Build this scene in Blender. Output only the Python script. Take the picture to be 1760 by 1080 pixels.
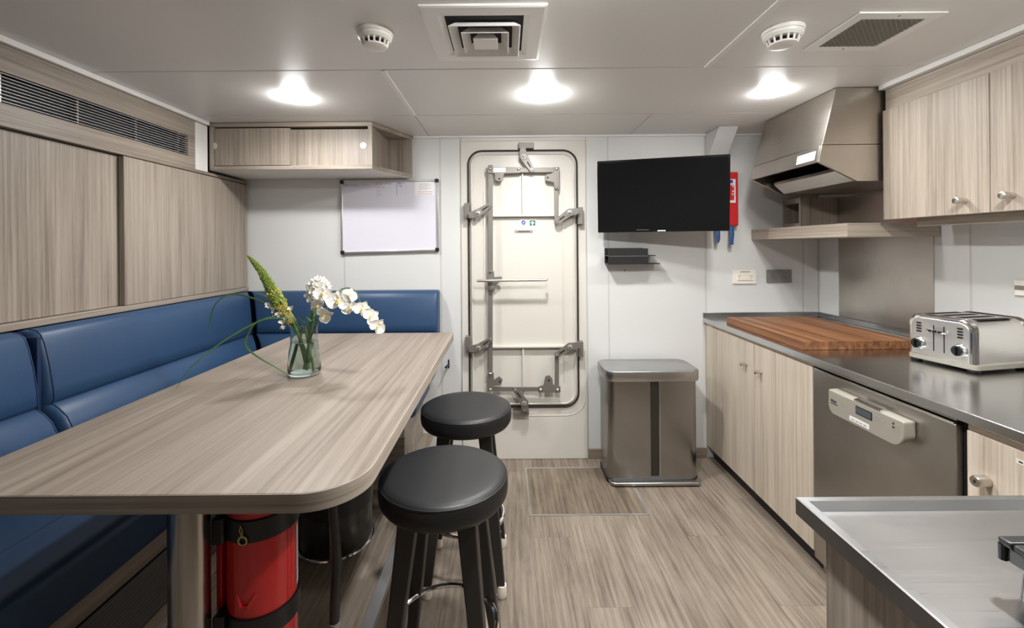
import bpy, bmesh, math, random
from mathutils import Vector, Matrix

# ---------------------------------------------------------------- clear
for o in list(bpy.data.objects):
    bpy.data.objects.remove(o)
SC = bpy.context.scene
COL = SC.collection
R = math.radians
random.seed(7)

# ---------------------------------------------------------------- camera
FPX, CXP, CYP, HC, ROLL = 760.0, 870.0, 424.0, 1.35, 0.008
cam = bpy.data.cameras.new('camera')
cam.sensor_fit = 'HORIZONTAL'
cam.sensor_width = 36.0
cam.lens = FPX / 1760 * 36.0
cam.shift_x = (880 - CXP) / 1760
cam.shift_y = (CYP - 540) / 1760
cam.clip_start = 0.02
camo = bpy.data.objects.new('camera', cam)
COL.objects.link(camo)
camo.location = (0, 0, HC)
camo.rotation_euler = (Matrix.Rotation(R(90), 3, 'X') @ Matrix.Rotation(-ROLL, 3, 'Z')).to_euler()
SC.camera = camo

def at(px, py, Y):
    """a point of the room at depth Y, from a measured direction"""
    dx, dy = px - CXP, py - CYP
    return Vector(((dx - ROLL * dy) * Y / FPX, Y, HC - (dy + ROLL * dx) * Y / FPX))

# ---------------------------------------------------------------- world, exposure
w = bpy.data.worlds.new('world'); SC.world = w; w.use_nodes = True
w.node_tree.nodes['Background'].inputs[0].default_value = (0.9, 0.95, 1, 1)
w.node_tree.nodes['Background'].inputs[1].default_value = 0.02
SC.view_settings.view_transform = 'Standard'
SC.view_settings.look = 'None'
SC.view_settings.gamma = 1
SC.view_settings.use_curve_mapping = False
SC.view_settings.exposure = 0.3
LAMP_W = 5.6            # downward watts of a ceiling downlight
LENS_E = 170.0          # emission of its domed lens

# ---------------------------------------------------------------- materials
def srgb(r, g, b):
    f = lambda c: (c / 12.92) if c <= 0.04045 else ((c + 0.055) / 1.055) ** 2.4
    return (f(r / 255), f(g / 255), f(b / 255), 1)

def base_mat(name):
    m = bpy.data.materials.new(name); m.use_nodes = True
    nt = m.node_tree
    return m, nt, nt.nodes['Principled BSDF']

def plain(name, col, rough=0.5, metal=0.0, spec=0.5, bump=0.0, bscale=300, coat=0.0, emit=None, es=0):
    m, nt, b = base_mat(name)
    b.inputs['Base Color'].default_value = col
    b.inputs['Roughness'].default_value = rough
    b.inputs['Metallic'].default_value = metal
    b.inputs['Specular IOR Level'].default_value = spec
    if coat:
        b.inputs['Coat Weight'].default_value = coat
        b.inputs['Coat Roughness'].default_value = 0.1
    if emit:
        b.inputs['Emission Color'].default_value = emit
        b.inputs['Emission Strength'].default_value = es
    tc = nt.nodes.new('ShaderNodeTexCoord')
    n = nt.nodes.new('ShaderNodeTexNoise'); n.inputs['Scale'].default_value = bscale
    n.inputs['Detail'].default_value = 3
    nt.links.new(tc.outputs['Object'], n.inputs['Vector'])
    mr = nt.nodes.new('ShaderNodeMapRange')
    dv = 0.012 if metal > 0.8 else 0.05
    mr.inputs['To Min'].default_value = max(0.02, rough - dv); mr.inputs['To Max'].default_value = min(1, rough + dv)
    nt.links.new(n.outputs['Fac'], mr.inputs['Value'])
    nt.links.new(mr.outputs['Result'], b.inputs['Roughness'])
    if bump:
        bp = nt.nodes.new('ShaderNodeBump'); bp.inputs['Strength'].default_value = bump
        bp.inputs['Distance'].default_value = 0.002
        nt.links.new(n.outputs['Fac'], bp.inputs['Height'])
        nt.links.new(bp.outputs['Normal'], b.inputs['Normal'])
    return m

def streaky(name, cols, axis, fine=70, broad=9, rough=0.45, spec=0.35, along=1.0, bump=0.08, vary=0.0, knots=False, scales=None):
    """laminate / vinyl wood: noise stretched along the grain axis"""
    m, nt, b = base_mat(name)
    L = nt.links.new
    tc = nt.nodes.new('ShaderNodeTexCoord'); oi = nt.nodes.new('ShaderNodeObjectInfo')
    mul = nt.nodes.new('ShaderNodeMath'); mul.operation = 'MULTIPLY'; mul.inputs[1].default_value = 37.0
    L(oi.outputs['Random'], mul.inputs[0])
    add = nt.nodes.new('ShaderNodeVectorMath'); add.operation = 'ADD'
    L(tc.outputs['Object'], add.inputs[0]); L(mul.outputs[0], add.inputs[1])
    def nz(s, a, det, dist=0.0):
        mp = nt.nodes.new('ShaderNodeMapping')
        sc = [s, s, s]; sc[axis] = a
        if scales: sc = [q * (s / fine) for q in scales]
        mp.inputs['Scale'].default_value = sc
        L(add.outputs[0], mp.inputs['Vector'])
        n = nt.nodes.new('ShaderNodeTexNoise'); n.inputs['Scale'].default_value = 1
        n.inputs['Detail'].default_value = det; n.inputs['Roughness'].default_value = 0.6
        n.inputs['Distortion'].default_value = dist
        L(mp.outputs[0], n.inputs['Vector']); return n
    n1 = nz(fine, along * 1.2, 4); n2 = nz(broad, along * 0.5, 3, 0.6 if knots else 0.1); n3 = nz(fine * 3, along * 12, 2)
    mix = nt.nodes.new('ShaderNodeMath'); mix.operation = 'MULTIPLY_ADD'; mix.inputs[1].default_value = 0.5
    h = nt.nodes.new('ShaderNodeMath'); h.operation = 'MULTIPLY'; h.inputs[1].default_value = 0.4
    L(n2.outputs['Fac'], h.inputs[0]); L(n1.outputs['Fac'], mix.inputs[0]); L(h.outputs[0], mix.inputs[2])
    mix2 = nt.nodes.new('ShaderNodeMath'); mix2.operation = 'MULTIPLY_ADD'; mix2.inputs[1].default_value = 0.12
    L(n3.outputs['Fac'], mix2.inputs[0]); L(mix.outputs[0], mix2.inputs[2])
    grain = mix2.outputs[0]
    if knots:
        mp = nt.nodes.new('ShaderNodeMapping'); sc = [7.0, 7.0, 7.0]; sc[axis] = 0.9; mp.inputs['Scale'].default_value = sc
        L(add.outputs[0], mp.inputs['Vector'])
        wv = nt.nodes.new('ShaderNodeTexWave'); wv.bands_direction = 'X'; wv.inputs['Scale'].default_value = 1.6
        wv.inputs['Distortion'].default_value = 7.0; wv.inputs['Detail'].default_value = 3.0; wv.inputs['Detail Scale'].default_value = 1.2
        L(mp.outputs[0], wv.inputs['Vector'])
        n4 = nz(9.0, 3.2, 5, 0.4)
        m3 = nt.nodes.new('ShaderNodeMath'); m3.operation = 'MULTIPLY_ADD'; m3.inputs[1].default_value = 0.07
        L(wv.outputs['Fac'], m3.inputs[0]); L(grain, m3.inputs[2])
        m4 = nt.nodes.new('ShaderNodeMath'); m4.operation = 'MULTIPLY_ADD'; m4.inputs[1].default_value = 0.42
        L(n4.outputs['Fac'], m4.inputs[0]); L(m3.outputs[0], m4.inputs[2])
        m5 = nt.nodes.new('ShaderNodeMath'); m5.operation = 'SUBTRACT'; m5.inputs[1].default_value = 0.24
        L(m4.outputs[0], m5.inputs[0]); grain = m5.outputs[0]
    cr = nt.nodes.new('ShaderNodeValToRGB')
    e = cr.color_ramp.elements
    e[0].position = 0.36; e[0].color = cols[0]
    e[1].position = 0.66; e[1].color = cols[2]
    k = e.new(0.50); k.color = cols[1]
    L(grain, cr.inputs['Fac'])
    out = cr.outputs['Color']
    if vary:
        hs = nt.nodes.new('ShaderNodeHueSaturation')
        mr = nt.nodes.new('ShaderNodeMapRange'); mr.inputs['To Min'].default_value = 1 - vary; mr.inputs['To Max'].default_value = 1 + vary
        L(oi.outputs['Random'], mr.inputs['Value']); L(mr.outputs['Result'], hs.inputs['Value'])
        L(out, hs.inputs['Color']); out = hs.outputs['Color']
    L(out, b.inputs['Base Color'])
    b.inputs['Roughness'].default_value = rough
    b.inputs['Specular IOR Level'].default_value = spec
    bp = nt.nodes.new('ShaderNodeBump'); bp.inputs['Strength'].default_value = bump; bp.inputs['Distance'].default_value = 0.001
    L(n1.outputs['Fac'], bp.inputs['Height']); L(bp.outputs['Normal'], b.inputs['Normal'])
    return m

def brushed(name, col, rough, axis, smear=0.0, aniso=0.0, var=1.0):
    """stainless steel with brush lines along an axis and cloudy wear"""
    m, nt, b = base_mat(name); L = nt.links.new
    tc = nt.nodes.new('ShaderNodeTexCoord')
    mp = nt.nodes.new('ShaderNodeMapping'); sc = [900, 900, 900]; sc[axis] = 6; mp.inputs['Scale'].default_value = sc
    L(tc.outputs['Object'], mp.inputs['Vector'])
    n = nt.nodes.new('ShaderNodeTexNoise'); n.inputs['Scale'].default_value = 1; n.inputs['Detail'].default_value = 3
    L(mp.outputs[0], n.inputs['Vector'])
    c = nt.nodes.new('ShaderNodeTexNoise'); c.inputs['Scale'].default_value = 5; c.inputs['Detail'].default_value = 5
    L(tc.outputs['Object'], c.inputs['Vector'])
    ad = nt.nodes.new('ShaderNodeMath'); ad.operation = 'MULTIPLY_ADD'; ad.inputs[1].default_value = 0.5
    h = nt.nodes.new('ShaderNodeMath'); h.operation = 'MULTIPLY'; h.inputs[1].default_value = 0.5
    L(c.outputs['Fac'], h.inputs[0]); L(n.outputs['Fac'], ad.inputs[0]); L(h.outputs[0], ad.inputs[2])
    mr = nt.nodes.new('ShaderNodeMapRange'); mr.inputs['From Min'].default_value = 0.3; mr.inputs['From Max'].default_value = 0.7
    mr.inputs['To Min'].default_value = rough * (1 - 0.15 * var); mr.inputs['To Max'].default_value = rough * (1 + 0.2 * var)
    L(ad.outputs[0], mr.inputs['Value']); L(mr.outputs['Result'], b.inputs['Roughness'])
    b.inputs['Metallic'].default_value = 1.0
    cr = nt.nodes.new('ShaderNodeValToRGB')
    cr.color_ramp.elements[0].position = 0.3; cr.color_ramp.elements[1].position = 0.7
    lo = 1 - 0.06 - smear
    cr.color_ramp.elements[0].color = (col[0] * lo, col[1] * lo, col[2] * lo, 1); cr.color_ramp.elements[1].color = col
    L(c.outputs['Fac'], cr.inputs['Fac']); L(cr.outputs['Color'], b.inputs['Base Color'])
    b.inputs['Anisotropic'].default_value = aniso
    return m

def glassy(name, col, rough=0.02, ior=1.45):
    m, nt, b = base_mat(name)
    b.inputs['Base Color'].default_value = col
    b.inputs['Roughness'].default_value = rough
    b.inputs['Transmission Weight'].default_value = 1.0
    b.inputs['IOR'].default_value = ior
    return m

WOODC = (srgb(114, 104, 94), srgb(145, 134, 122), srgb(166, 155, 143))  # darkest of three tones of one laminate, dimmer light put into the colour
WOODM = (srgb(132, 120, 108), srgb(162, 150, 136), srgb(184, 172, 158))  # same laminate in a mid tone, the upper cupboards' light put into the colour
WOODK = (srgb(170, 156, 140), srgb(199, 186, 169), srgb(215, 204, 189))  # same laminate, palest, stronger light on the base doors put into the colour
M = {}
for k, ax in (('x', 0), ('y', 1), ('z', 2)):
    M['kwood_' + k] = streaky('laminate_lit_' + k, WOODK, ax, fine=120, broad=16, along=1.4)
    M['mwood_' + k] = streaky('laminate_mid_lit_' + k, WOODM, ax, fine=120, broad=16, along=1.4)
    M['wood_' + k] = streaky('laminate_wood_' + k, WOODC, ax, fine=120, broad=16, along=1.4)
M['table'] = streaky('table_laminate', (srgb(97, 87, 78), srgb(125, 114, 103), srgb(143, 133, 122)), 1, fine=75, broad=14, rough=0.42)
M['edge'] = streaky('edge_band', WOODC, 0, fine=120, broad=16, scales=(2.0, 2.0, 160.0))
M['floor'] = streaky('vinyl_plank', (srgb(100, 89, 79), srgb(128, 116, 103), srgb(147, 135, 122)), 1, fine=110, broad=14, rough=0.5, spec=0.35, along=3.0, vary=0.06, knots=True)
M['hatchwood'] = streaky('hatch_vinyl', (srgb(80, 70, 58), srgb(110, 98, 84), srgb(134, 121, 105)), 1, fine=36, broad=12, rough=0.55, along=2.0, knots=True)
M['baseb'] = streaky('baseboard_wood', (srgb(110, 98, 86), srgb(132, 118, 104), srgb(150, 137, 122)), 0)
M['walnut'] = streaky('butcher_block', (srgb(84, 52, 32), srgb(124, 82, 52), srgb(158, 112, 76)), 1, fine=60, broad=18, rough=0.45, vary=0.22)
M['white'] = plain('white_wall_panel', srgb(207, 207, 205), 0.4, spec=0.4)
M['ceil'] = plain('ceiling_panel', srgb(226, 224, 220), 0.38, spec=0.5)
M['ceiltrim'] = plain('ceiling_trim', srgb(236, 234, 230), 0.35)
M['doorw'] = plain('door_paint', srgb(206, 202, 193), 0.35, spec=0.5, bump=0.03, bscale=60)
M['joint'] = plain('dark_joint', srgb(120, 114, 106), 0.7)  # grey-brown of the joints between floor planks and ceiling panels
M['walljoint'] = plain('wall_joint', srgb(192, 191, 188), 0.6)
M['gasket'] = plain('black_rubber', srgb(38, 32, 26), 0.6)
M['black'] = plain('black_plastic', srgb(22, 22, 23), 0.4)
M['blackgloss'] = plain('black_gloss', srgb(10, 10, 11), 0.12)
M['screen'] = plain('tv_screen', srgb(9, 10, 12), 0.06, spec=0.5)
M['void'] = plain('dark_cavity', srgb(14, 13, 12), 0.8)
M['blue'] = plain('blue_leather', srgb(41, 67, 98), 0.42, spec=0.4, bump=0.06, bscale=260)
M['bluedk'] = plain('blue_piping', srgb(20, 40, 72), 0.45)
M['leather'] = plain('black_leather', srgb(27, 27, 28), 0.45, spec=0.4, bump=0.1, bscale=240)
M['blackwood'] = plain('black_wood', srgb(34, 31, 30), 0.45)
M['rubberw'] = plain('white_rubber', srgb(225, 218, 205), 0.6)
M['chrome'] = plain('chrome', (0.85, 0.85, 0.86, 1), 0.08, metal=1)
M['nickel'] = plain('satin_nickel', (0.62, 0.58, 0.53, 1), 0.28, metal=1)
M['linkage'] = plain('door_steel', (0.20, 0.188, 0.168, 1), 0.5, metal=0.5, bump=0.1, bscale=90)
M['brass'] = plain('brass', (0.5, 0.4, 0.16, 1), 0.35, metal=1)
M['alu'] = brushed('aluminium_strip', (0.72, 0.72, 0.71, 1), 0.35, 1)
M['steel_y'] = brushed('steel_counter', (0.58, 0.58, 0.57, 1), 0.2, 1)
M['steel_x'] = brushed('steel_tray', (0.47, 0.475, 0.48, 1), 0.3, 0, smear=0.05)
M['steel_z'] = brushed('steel_panel', (0.60, 0.56, 0.51, 1), 0.3, 2, smear=0.08)
M['hood'] = brushed('steel_hood', (0.56, 0.52, 0.47, 1), 0.3, 1, smear=0.06)
M['binsteel'] = brushed('steel_bin', (0.37, 0.365, 0.36, 1), 0.26, 2, aniso=0.75, var=0.1)
M['binlid'] = brushed('steel_bin_lid', (0.48, 0.48, 0.475, 1), 0.28, 0, var=0.2)
M['dish'] = brushed('steel_dishwasher', (0.52, 0.49, 0.45, 1), 0.34, 1, smear=0.1)
M['toast'] = brushed('steel_toaster', (0.74, 0.72, 0.68, 1), 0.38, 0)
M['column'] = plain('column_steel', (0.42, 0.40, 0.37, 1), 0.22, metal=1)
M['polish'] = plain('polished_steel', (0.75, 0.74, 0.72, 1), 0.12, metal=1)
M['greyp'] = plain('warm_grey_plastic', srgb(150, 145, 134), 0.4)
M['socketgrey'] = plain('grey_socket', srgb(122, 120, 118), 0.45)
M['slat'] = plain('louvre_grey', srgb(168, 168, 170), 0.35)
M['cream'] = plain('cream_plastic', srgb(232, 226, 214), 0.4)
M['det'] = plain('detector_plastic', srgb(232, 229, 222), 0.4)
M['red'] = plain('red_paint', srgb(196, 34, 34), 0.3, spec=0.5, coat=0.4)
M['redbox'] = plain('red_plastic', srgb(200, 36, 40), 0.4)
M['bluestrap'] = plain('blue_strap', srgb(34, 78, 130), 0.6)
M['board'] = plain('whiteboard_enamel', srgb(214, 212, 222), 0.22, spec=0.5)
M['paper'] = plain('paper', srgb(225, 224, 224), 0.7)
M['ink'] = plain('black_marker', srgb(50, 50, 56), 0.7)
M['inkblue'] = plain('blue_marker', srgb(40, 60, 170), 0.7)
M['inkred'] = plain('red_print', srgb(190, 90, 90), 0.7)
M['signblue'] = plain('sign_blue', srgb(36, 62, 150), 0.5)
M['signgreen'] = plain('sign_green', srgb(22, 96, 66), 0.5)
M['signwhite'] = plain('sign_white', srgb(236, 240, 240), 0.5)
M['signgrey'] = plain('sign_grey', srgb(150, 148, 144), 0.5)
M['lcd'] = plain('display', srgb(70, 78, 84), 0.2)
M['glass'] = glassy('vase_glass', (0.84, 0.91, 0.89, 1))
M['water'] = glassy('vase_water', (0.86, 0.93, 0.87, 1), ior=1.33)
M['smoke'] = plain('smoked_glass', srgb(50, 54, 50), 0.08, spec=0.6)
M['stem'] = plain('stem_green', srgb(84, 124, 46), 0.5)
M['stemdk'] = plain('stem_dark', srgb(62, 82, 44), 0.5)
M['leaf'] = plain('grass_green', srgb(72, 106, 58), 0.45)
M['bud'] = plain('spike_green', srgb(126, 146, 60), 0.6)
M['budy'] = plain('spike_yellow', srgb(182, 172, 92), 0.6)
M['petal'] = plain('petal_white', srgb(246, 244, 238), 0.55)
M['petalc'] = plain('petal_cream', srgb(243, 239, 222), 0.55)
M['lip'] = plain('orchid_lip', srgb(232, 214, 140), 0.5)
M['bindark'] = plain('dark_bin_body', srgb(40, 38, 34), 0.25, spec=0.5)
M['backwall'] = plain('rear_wall', srgb(205, 200, 192), 0.5)

# ---------------------------------------------------------------- mesh builder
LOC = {}
def tag(o, label=None, cat=None, group=None, kind=None):
    if label: o['label'] = label
    if cat: o['category'] = cat
    if group: o['group'] = group
    if kind: o['kind'] = kind
    return o

def thing(name, label, cat, loc=(0, 0, 0), rotz=0.0, group=None, kind=None):
    o = bpy.data.objects.new(name, None)
    COL.objects.link(o)
    o.empty_display_size = 0.05
    o.location = loc; o.rotation_euler = (0, 0, rotz)
    LOC[o] = Vector(loc)
    return tag(o, label, cat, group, kind)

class MB:
    def __init__(s):
        s.v = []; s.f = []
    def add(s, vs, fs):
        n = len(s.v); s.v += [Vector(p) for p in vs]; s.f += [[i + n for i in f] for f in fs]; return s
    def box(s, x0, x1, y0, y1, z0, z1):
        vs = [(x, y, z) for z in (z0, z1) for y in (y0, y1) for x in (x0, x1)]
        return s.add(vs, [(0, 2, 3, 1), (4, 5, 7, 6), (0, 1, 5, 4), (2, 6, 7, 3), (0, 4, 6, 2), (1, 3, 7, 5)])
    def prism(s, poly, axis, a, b):
        """poly: 2-D points in the two other axes (in x,y,z order), extruded from a to b"""
        def mk(p, t):
            q = [p[0], p[1]]; q.insert(axis, t); return q
        n = len(poly)
        vs = [mk(p, a) for p in poly] + [mk(p, b) for p in poly]
        fs = [list(range(n)), list(range(n, 2 * n))] + [[i, (i + 1) % n, n + (i + 1) % n, n + i] for i in range(n)]
        return s.add(vs, fs)
    def loft(s, rings, caps=True, close=True):
        n = len(rings[0]); vs = [p for r in rings for p in r]; fs = []
        for k in range(len(rings) - 1):
            for i in range(n if close else n - 1):
                j = (i + 1) % n
                fs.append((k * n + i, k * n + j, (k + 1) * n + j, (k + 1) * n + i))
        if caps:
            fs.append(list(range(n))[::-1]); fs.append([(len(rings) - 1) * n + i for i in range(n)])
        return s.add(vs, fs)
    def lathe(s, prof, c=(0, 0, 0), n=32, axis='z'):
        rings = []
        for r, z in prof:
            ring = []
            for i in range(n):
                a = 2 * math.pi * i / n
                p = (r * math.cos(a), r * math.sin(a), z)
                if axis == 'x': p = (z, r * math.cos(a), r * math.sin(a))
                if axis == 'y': p = (r * math.cos(a), z, r * math.sin(a))
                ring.append(Vector(p) + Vector(c))
            rings.append(ring)
        return s.loft(rings)
    def cyl(s, p0, p1, r0, r1=None, n=16):
        return s.tube([p0, p1], [r0, r0 if r1 is None else r1], n)
    def tube(s, pts, r, n=10, closed=False, flat=1.0):
        pts = [Vector(p) for p in pts]
        rs = r if isinstance(r, (list, tuple)) else [r] * len(pts)
        rings = []; prev = None
        m = len(pts)
        for i, p in enumerate(pts):
            if closed: t = pts[(i + 1) % m] - pts[i - 1]
            else: t = pts[min(i + 1, m - 1)] - pts[max(i - 1, 0)]
            t.normalize()
            if prev is None:
                u = t.cross(Vector((0, 0, 1)))
                if u.length < 1e-3: u = t.cross(Vector((1, 0, 0)))
            else:
                u = prev - t * prev.dot(t)
            u.normalize(); prev = u; v = t.cross(u)
            rings.append([p + (u * math.cos(a) + v * math.sin(a) * flat) * rs[i] for a in [2 * math.pi * k / n for k in range(n)]])
        if closed:
            rings.append(rings[0]); return s.loft(rings, caps=False)
        return s.loft(rings)
    def ball(s, c, rx, ry=None, rz=None, n=8, m=6, rot=None):
        ry = ry or rx; rz = rz or rx
        rings = []
        for k in range(1, m):
            a = math.pi * k / m
            ring = []
            for i in range(n):
                b = 2 * math.pi * i / n
                p = Vector((rx * math.sin(a) * math.cos(b), ry * math.sin(a) * math.sin(b), -rz * math.cos(a)))
                if rot: p = rot @ p
                ring.append(p + Vector(c))
            rings.append(ring)
        return s.loft(rings)
    def build(s, name, mat, parent=None, local=False, bevel=0.0, seg=2, smooth=None, angle=35, origin=None, offset=None):
        o0 = Vector((0, 0, 0))
        loc = Vector((0, 0, 0))
        if parent is not None and not local: o0 = LOC[parent]
        if parent is None:
            if origin is not None: o0 = Vector(origin)
            else:
                xs = [p.x for p in s.v]; ys = [p.y for p in s.v]; zs = [p.z for p in s.v]
                o0 = Vector(((min(xs) + max(xs)) / 2, (min(ys) + max(ys)) / 2, min(zs)))
            loc = o0
        me = bpy.data.meshes.new(name)
        me.from_pydata([tuple(p - o0) for p in s.v], [], s.f)
        bm = bmesh.new(); bm.from_mesh(me)
        bmesh.ops.remove_doubles(bm, verts=bm.verts, dist=1e-6)
        bmesh.ops.recalc_face_normals(bm, faces=bm.faces)
        bm.to_mesh(me); bm.free()
        me.materials.append(M[mat])
        if smooth is not False:
            me.polygons.foreach_set('use_smooth', [True] * len(me.polygons))
            me.set_sharp_from_angle(angle=R(angle))
        me.update()
        o = bpy.data.objects.new(name, me)
        COL.objects.link(o)
        o.location = loc
        if parent is not None: o.parent = parent
        LOC[o] = o0 if not local else Vector((0, 0, 0))
        if bevel:
            b = o.modifiers.new('bevel', 'BEVEL'); b.width = bevel; b.segments = seg; b.limit_method = 'ANGLE'; b.angle_limit = R(30)
        return o

def BX(*a): return MB().box(*a)

def text(name, body, size, mat, parent, origin, xdir, ydir, bold=0.0):
    cu = bpy.data.curves.new(name, 'FONT'); cu.body = body; cu.size = size
    cu.align_x = 'LEFT'; cu.extrude = 0.0003; cu.offset = bold
    tmp = bpy.data.objects.new(name, cu); COL.objects.link(tmp)
    dg = bpy.context.evaluated_depsgraph_get()
    me = bpy.data.meshes.new_from_object(tmp.evaluated_get(dg))
    bpy.data.objects.remove(tmp)
    x = Vector(xdir).normalized(); y = Vector(ydir).normalized(); z = x.cross(y)
    o0 = Vector(origin) - LOC[parent]
    mat4 = Matrix((x, y, z)).transposed().to_4x4(); mat4.translation = o0
    me.transform(mat4)
    me.materials.clear(); me.materials.append(M[mat])
    o = bpy.data.objects.new(name, me); COL.objects.link(o); o.parent = parent
    LOC[o] = LOC[parent]
    return o

def rrect(x0, x1, y0, y1, r, n=6, radii=None):
    """rounded rectangle, counter-clockwise from lower left; radii = (ll, lr, ur, ul)"""
    rr = radii or (r, r, r, r)
    out = []
    for (cx, cy, a0, q) in ((x0, y0, 180, rr[0]), (x1, y0, 270, rr[1]), (x1, y1, 0, rr[2]), (x0, y1, 90, rr[3])):
        sx = 1 if cx == x0 else -1; sy = 1 if cy == y0 else -1
        if q <= 0: out.append((cx, cy)); continue
        for i in range(n + 1):
            a = R(a0 + 90 * i / n)
            out.append((cx + sx * q + q * math.cos(a), cy + sy * q + q * math.sin(a)))
    return out

def smoothline(pts, n=8):
    """Catmull-Rom through points"""
    P = [Vector(p) for p in pts]; P = [P[0] * 2 - P[1]] + P + [P[-1] * 2 - P[-2]]
    out = []
    for i in range(1, len(P) - 2):
        for k in range(n):
            t = k / n; a, b, c, d = P[i - 1], P[i], P[i + 1], P[i + 2]
            out.append(0.5 * ((2 * b) + (c - a) * t + (2 * a - 5 * b + 4 * c - d) * t * t + (3 * b - a - 3 * c + d) * t ** 3))
    out.append(P[-2]); return out

# ================================================================ SETTING
YB, YR = 2.81, -1.9            # end wall, wall behind the photographer
XL, XR = -2.0, 1.985           # side walls
ZC = 2.056                     # ceiling
XP = -0.43                     # edge of the raised platform
ZP = 0.167                     # its height

def structure(o):
    o['kind'] = 'structure'; return o

# floor with planks
floor = structure(BX(XP, XR, YR, YB, -0.08, -0.004).build('floor', 'joint', origin=(0, 0, 0)))
tag(floor, 'grey-brown wood-look vinyl plank floor of the aisle')
plank_mesh = {}
def planks(parent, x0, x1, y0, y1, z, rows_off):
    W, Ln = 0.18, 1.25
    i = 0; x = x0
    while x < x1 - 0.005:
        wd = min(W, x1 - x)
        y = y0 - rows_off[i % len(rows_off)]
        while y < y1 - 0.005:
            a, b = max(y, y0), min(y + Ln, y1)
            if b - a > 0.02:
                key = (round(wd, 3), round(b - a, 3))
                if key not in plank_mesh:
                    ob = BX(0.0003, wd - 0.0003, 0.0003, b - a - 0.0003, -0.0045, 0).build('plank', 'floor', parent, local=True)
                    plank_mesh[key] = ob.data
                else:
                    ob = bpy.data.objects.new('plank', plank_mesh[key]); COL.objects.link(ob); ob.parent = parent
                ob.location = Vector((x, a, z)) - LOC[parent]
            y += Ln
        x += W; i += 1
planks(floor, XP, XR, YR, YB, 0.0, (0.2, 0.75, 0.45, 1.05))

platform = structure(BX(XL, XP, YR, YB, 0.0, ZP - 0.004).build('platform', 'floor', origin=(0, 0, 0)))
tag(platform, 'raised step under the table and bench, same planks as floor')
planks(platform, XL, XP - 0.032, YR, YB, ZP, (0.9, 0.3, 0.6, 1.1))
BX(XP - 0.032, XP + 0.006, YR, YB, ZP - 0.0045, ZP + 0.002).build('edge_strip', 'alu', platform)
BX(XP + 0.0, XP + 0.006, YR, YB, ZP - 0.02, ZP - 0.0045).build('edge_strip', 'alu', platform)

# end wall with panels and joints
wall = structure(BX(XL, XR + 0.1, YB + 0.0018, YB + 0.1, -0.08, 2.2).build('wall_back', 'walljoint', origin=(0, YB, 0)))
tag(wall, 'white panelled end wall with watertight door')
DX0, DX1, DZ1 = -0.287, 0.510, 2.022
for a, b, z0, z1 in ((XL, -1.03, 0, ZC), (-1.03, -0.417, 0, ZC), (-0.417, DX0, 0, ZC), (DX0, DX1, DZ1, ZC), (DX1, 0.65, 0, ZC),
                     (0.65, 1.268, 0, ZC), (1.268, 1.886, 0, ZC), (1.886, XR, 0, ZC)):
    BX(a + 0.005, b - 0.005, YB, YB + 0.002, z0 + 0.001, z1).build('wall_panel', 'white', wall, bevel=0.0008, seg=1)
wall = structure(BX(XR + 0.0018, XR + 0.1, YR, YB + 0.1, -0.08, 2.2).build('wall_right', 'walljoint', origin=(XR, 0, 0)))
tag(wall, 'white panelled side wall behind the steel counter')
ys = [YB, 2.637, 1.89, 1.29, 0.69, 0.09, -0.51, -1.11, YR]
for a, b in zip(ys[1:], ys[:-1]):
    BX(XR, XR + 0.002, a + 0.005, b - 0.005, 0.001, ZC).build('wall_panel', 'white', wall, bevel=0.0008, seg=1)
tag(structure(BX(XL - 0.1, XL, YR, YB + 0.1, -0.08, 2.2).build('wall_left', 'white')), 'white side wall hidden behind the built-in cupboards')
tag(structure(BX(XL - 0.1, XR + 0.1, YR - 0.1, YR, -0.08, 2.2).build('wall_rear', 'backwall')), 'plain white wall behind the photographer')

# ceiling with panels and joints
ceil = structure(BX(XL - 0.1, XR + 0.1, YR - 0.1, YB + 0.1, ZC + 0.008, ZC + 0.15).build('ceiling', 'joint', origin=(0, 0, ZC)))
tag(ceil, 'satin white ceiling of large flush panels')
S1, S2 = 1.756, 2.369
for x0, x1, y0, y1 in ((XL, 0.80, 0.35, S1), (0.80, XR, 0.35, S1), (XL, -0.487, S1, S2), (-0.487, XR, S1, S2),
                       (XL, -0.487, S2, YB), (-0.487, 0.79, S2, YB), (0.79, XR, S2, YB),
                       (XL, -0.487, -1.0, 0.35), (-0.487, XR, -1.0, 0.35), (XL, 0.8, YR, -1.0), (0.8, XR, YR, -1.0)):
    BX(x0 + 0.0012, x1 - 0.0012, y0 + 0.0012, y1 - 0.0012, ZC, ZC + 0.008).build('ceiling_panel', 'ceil', ceil, bevel=0.004, seg=2)
BX(-0.497, -0.477, S1 + 0.006, S2 - 0.004, ZC - 0.003, ZC + 0.004).build('joint_strip', 'ceiltrim', ceil)
BX(0.790, 0.810, 0.35, S1 - 0.004, ZC - 0.003, ZC + 0.004).build('joint_strip', 'ceiltrim', ceil)

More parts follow.
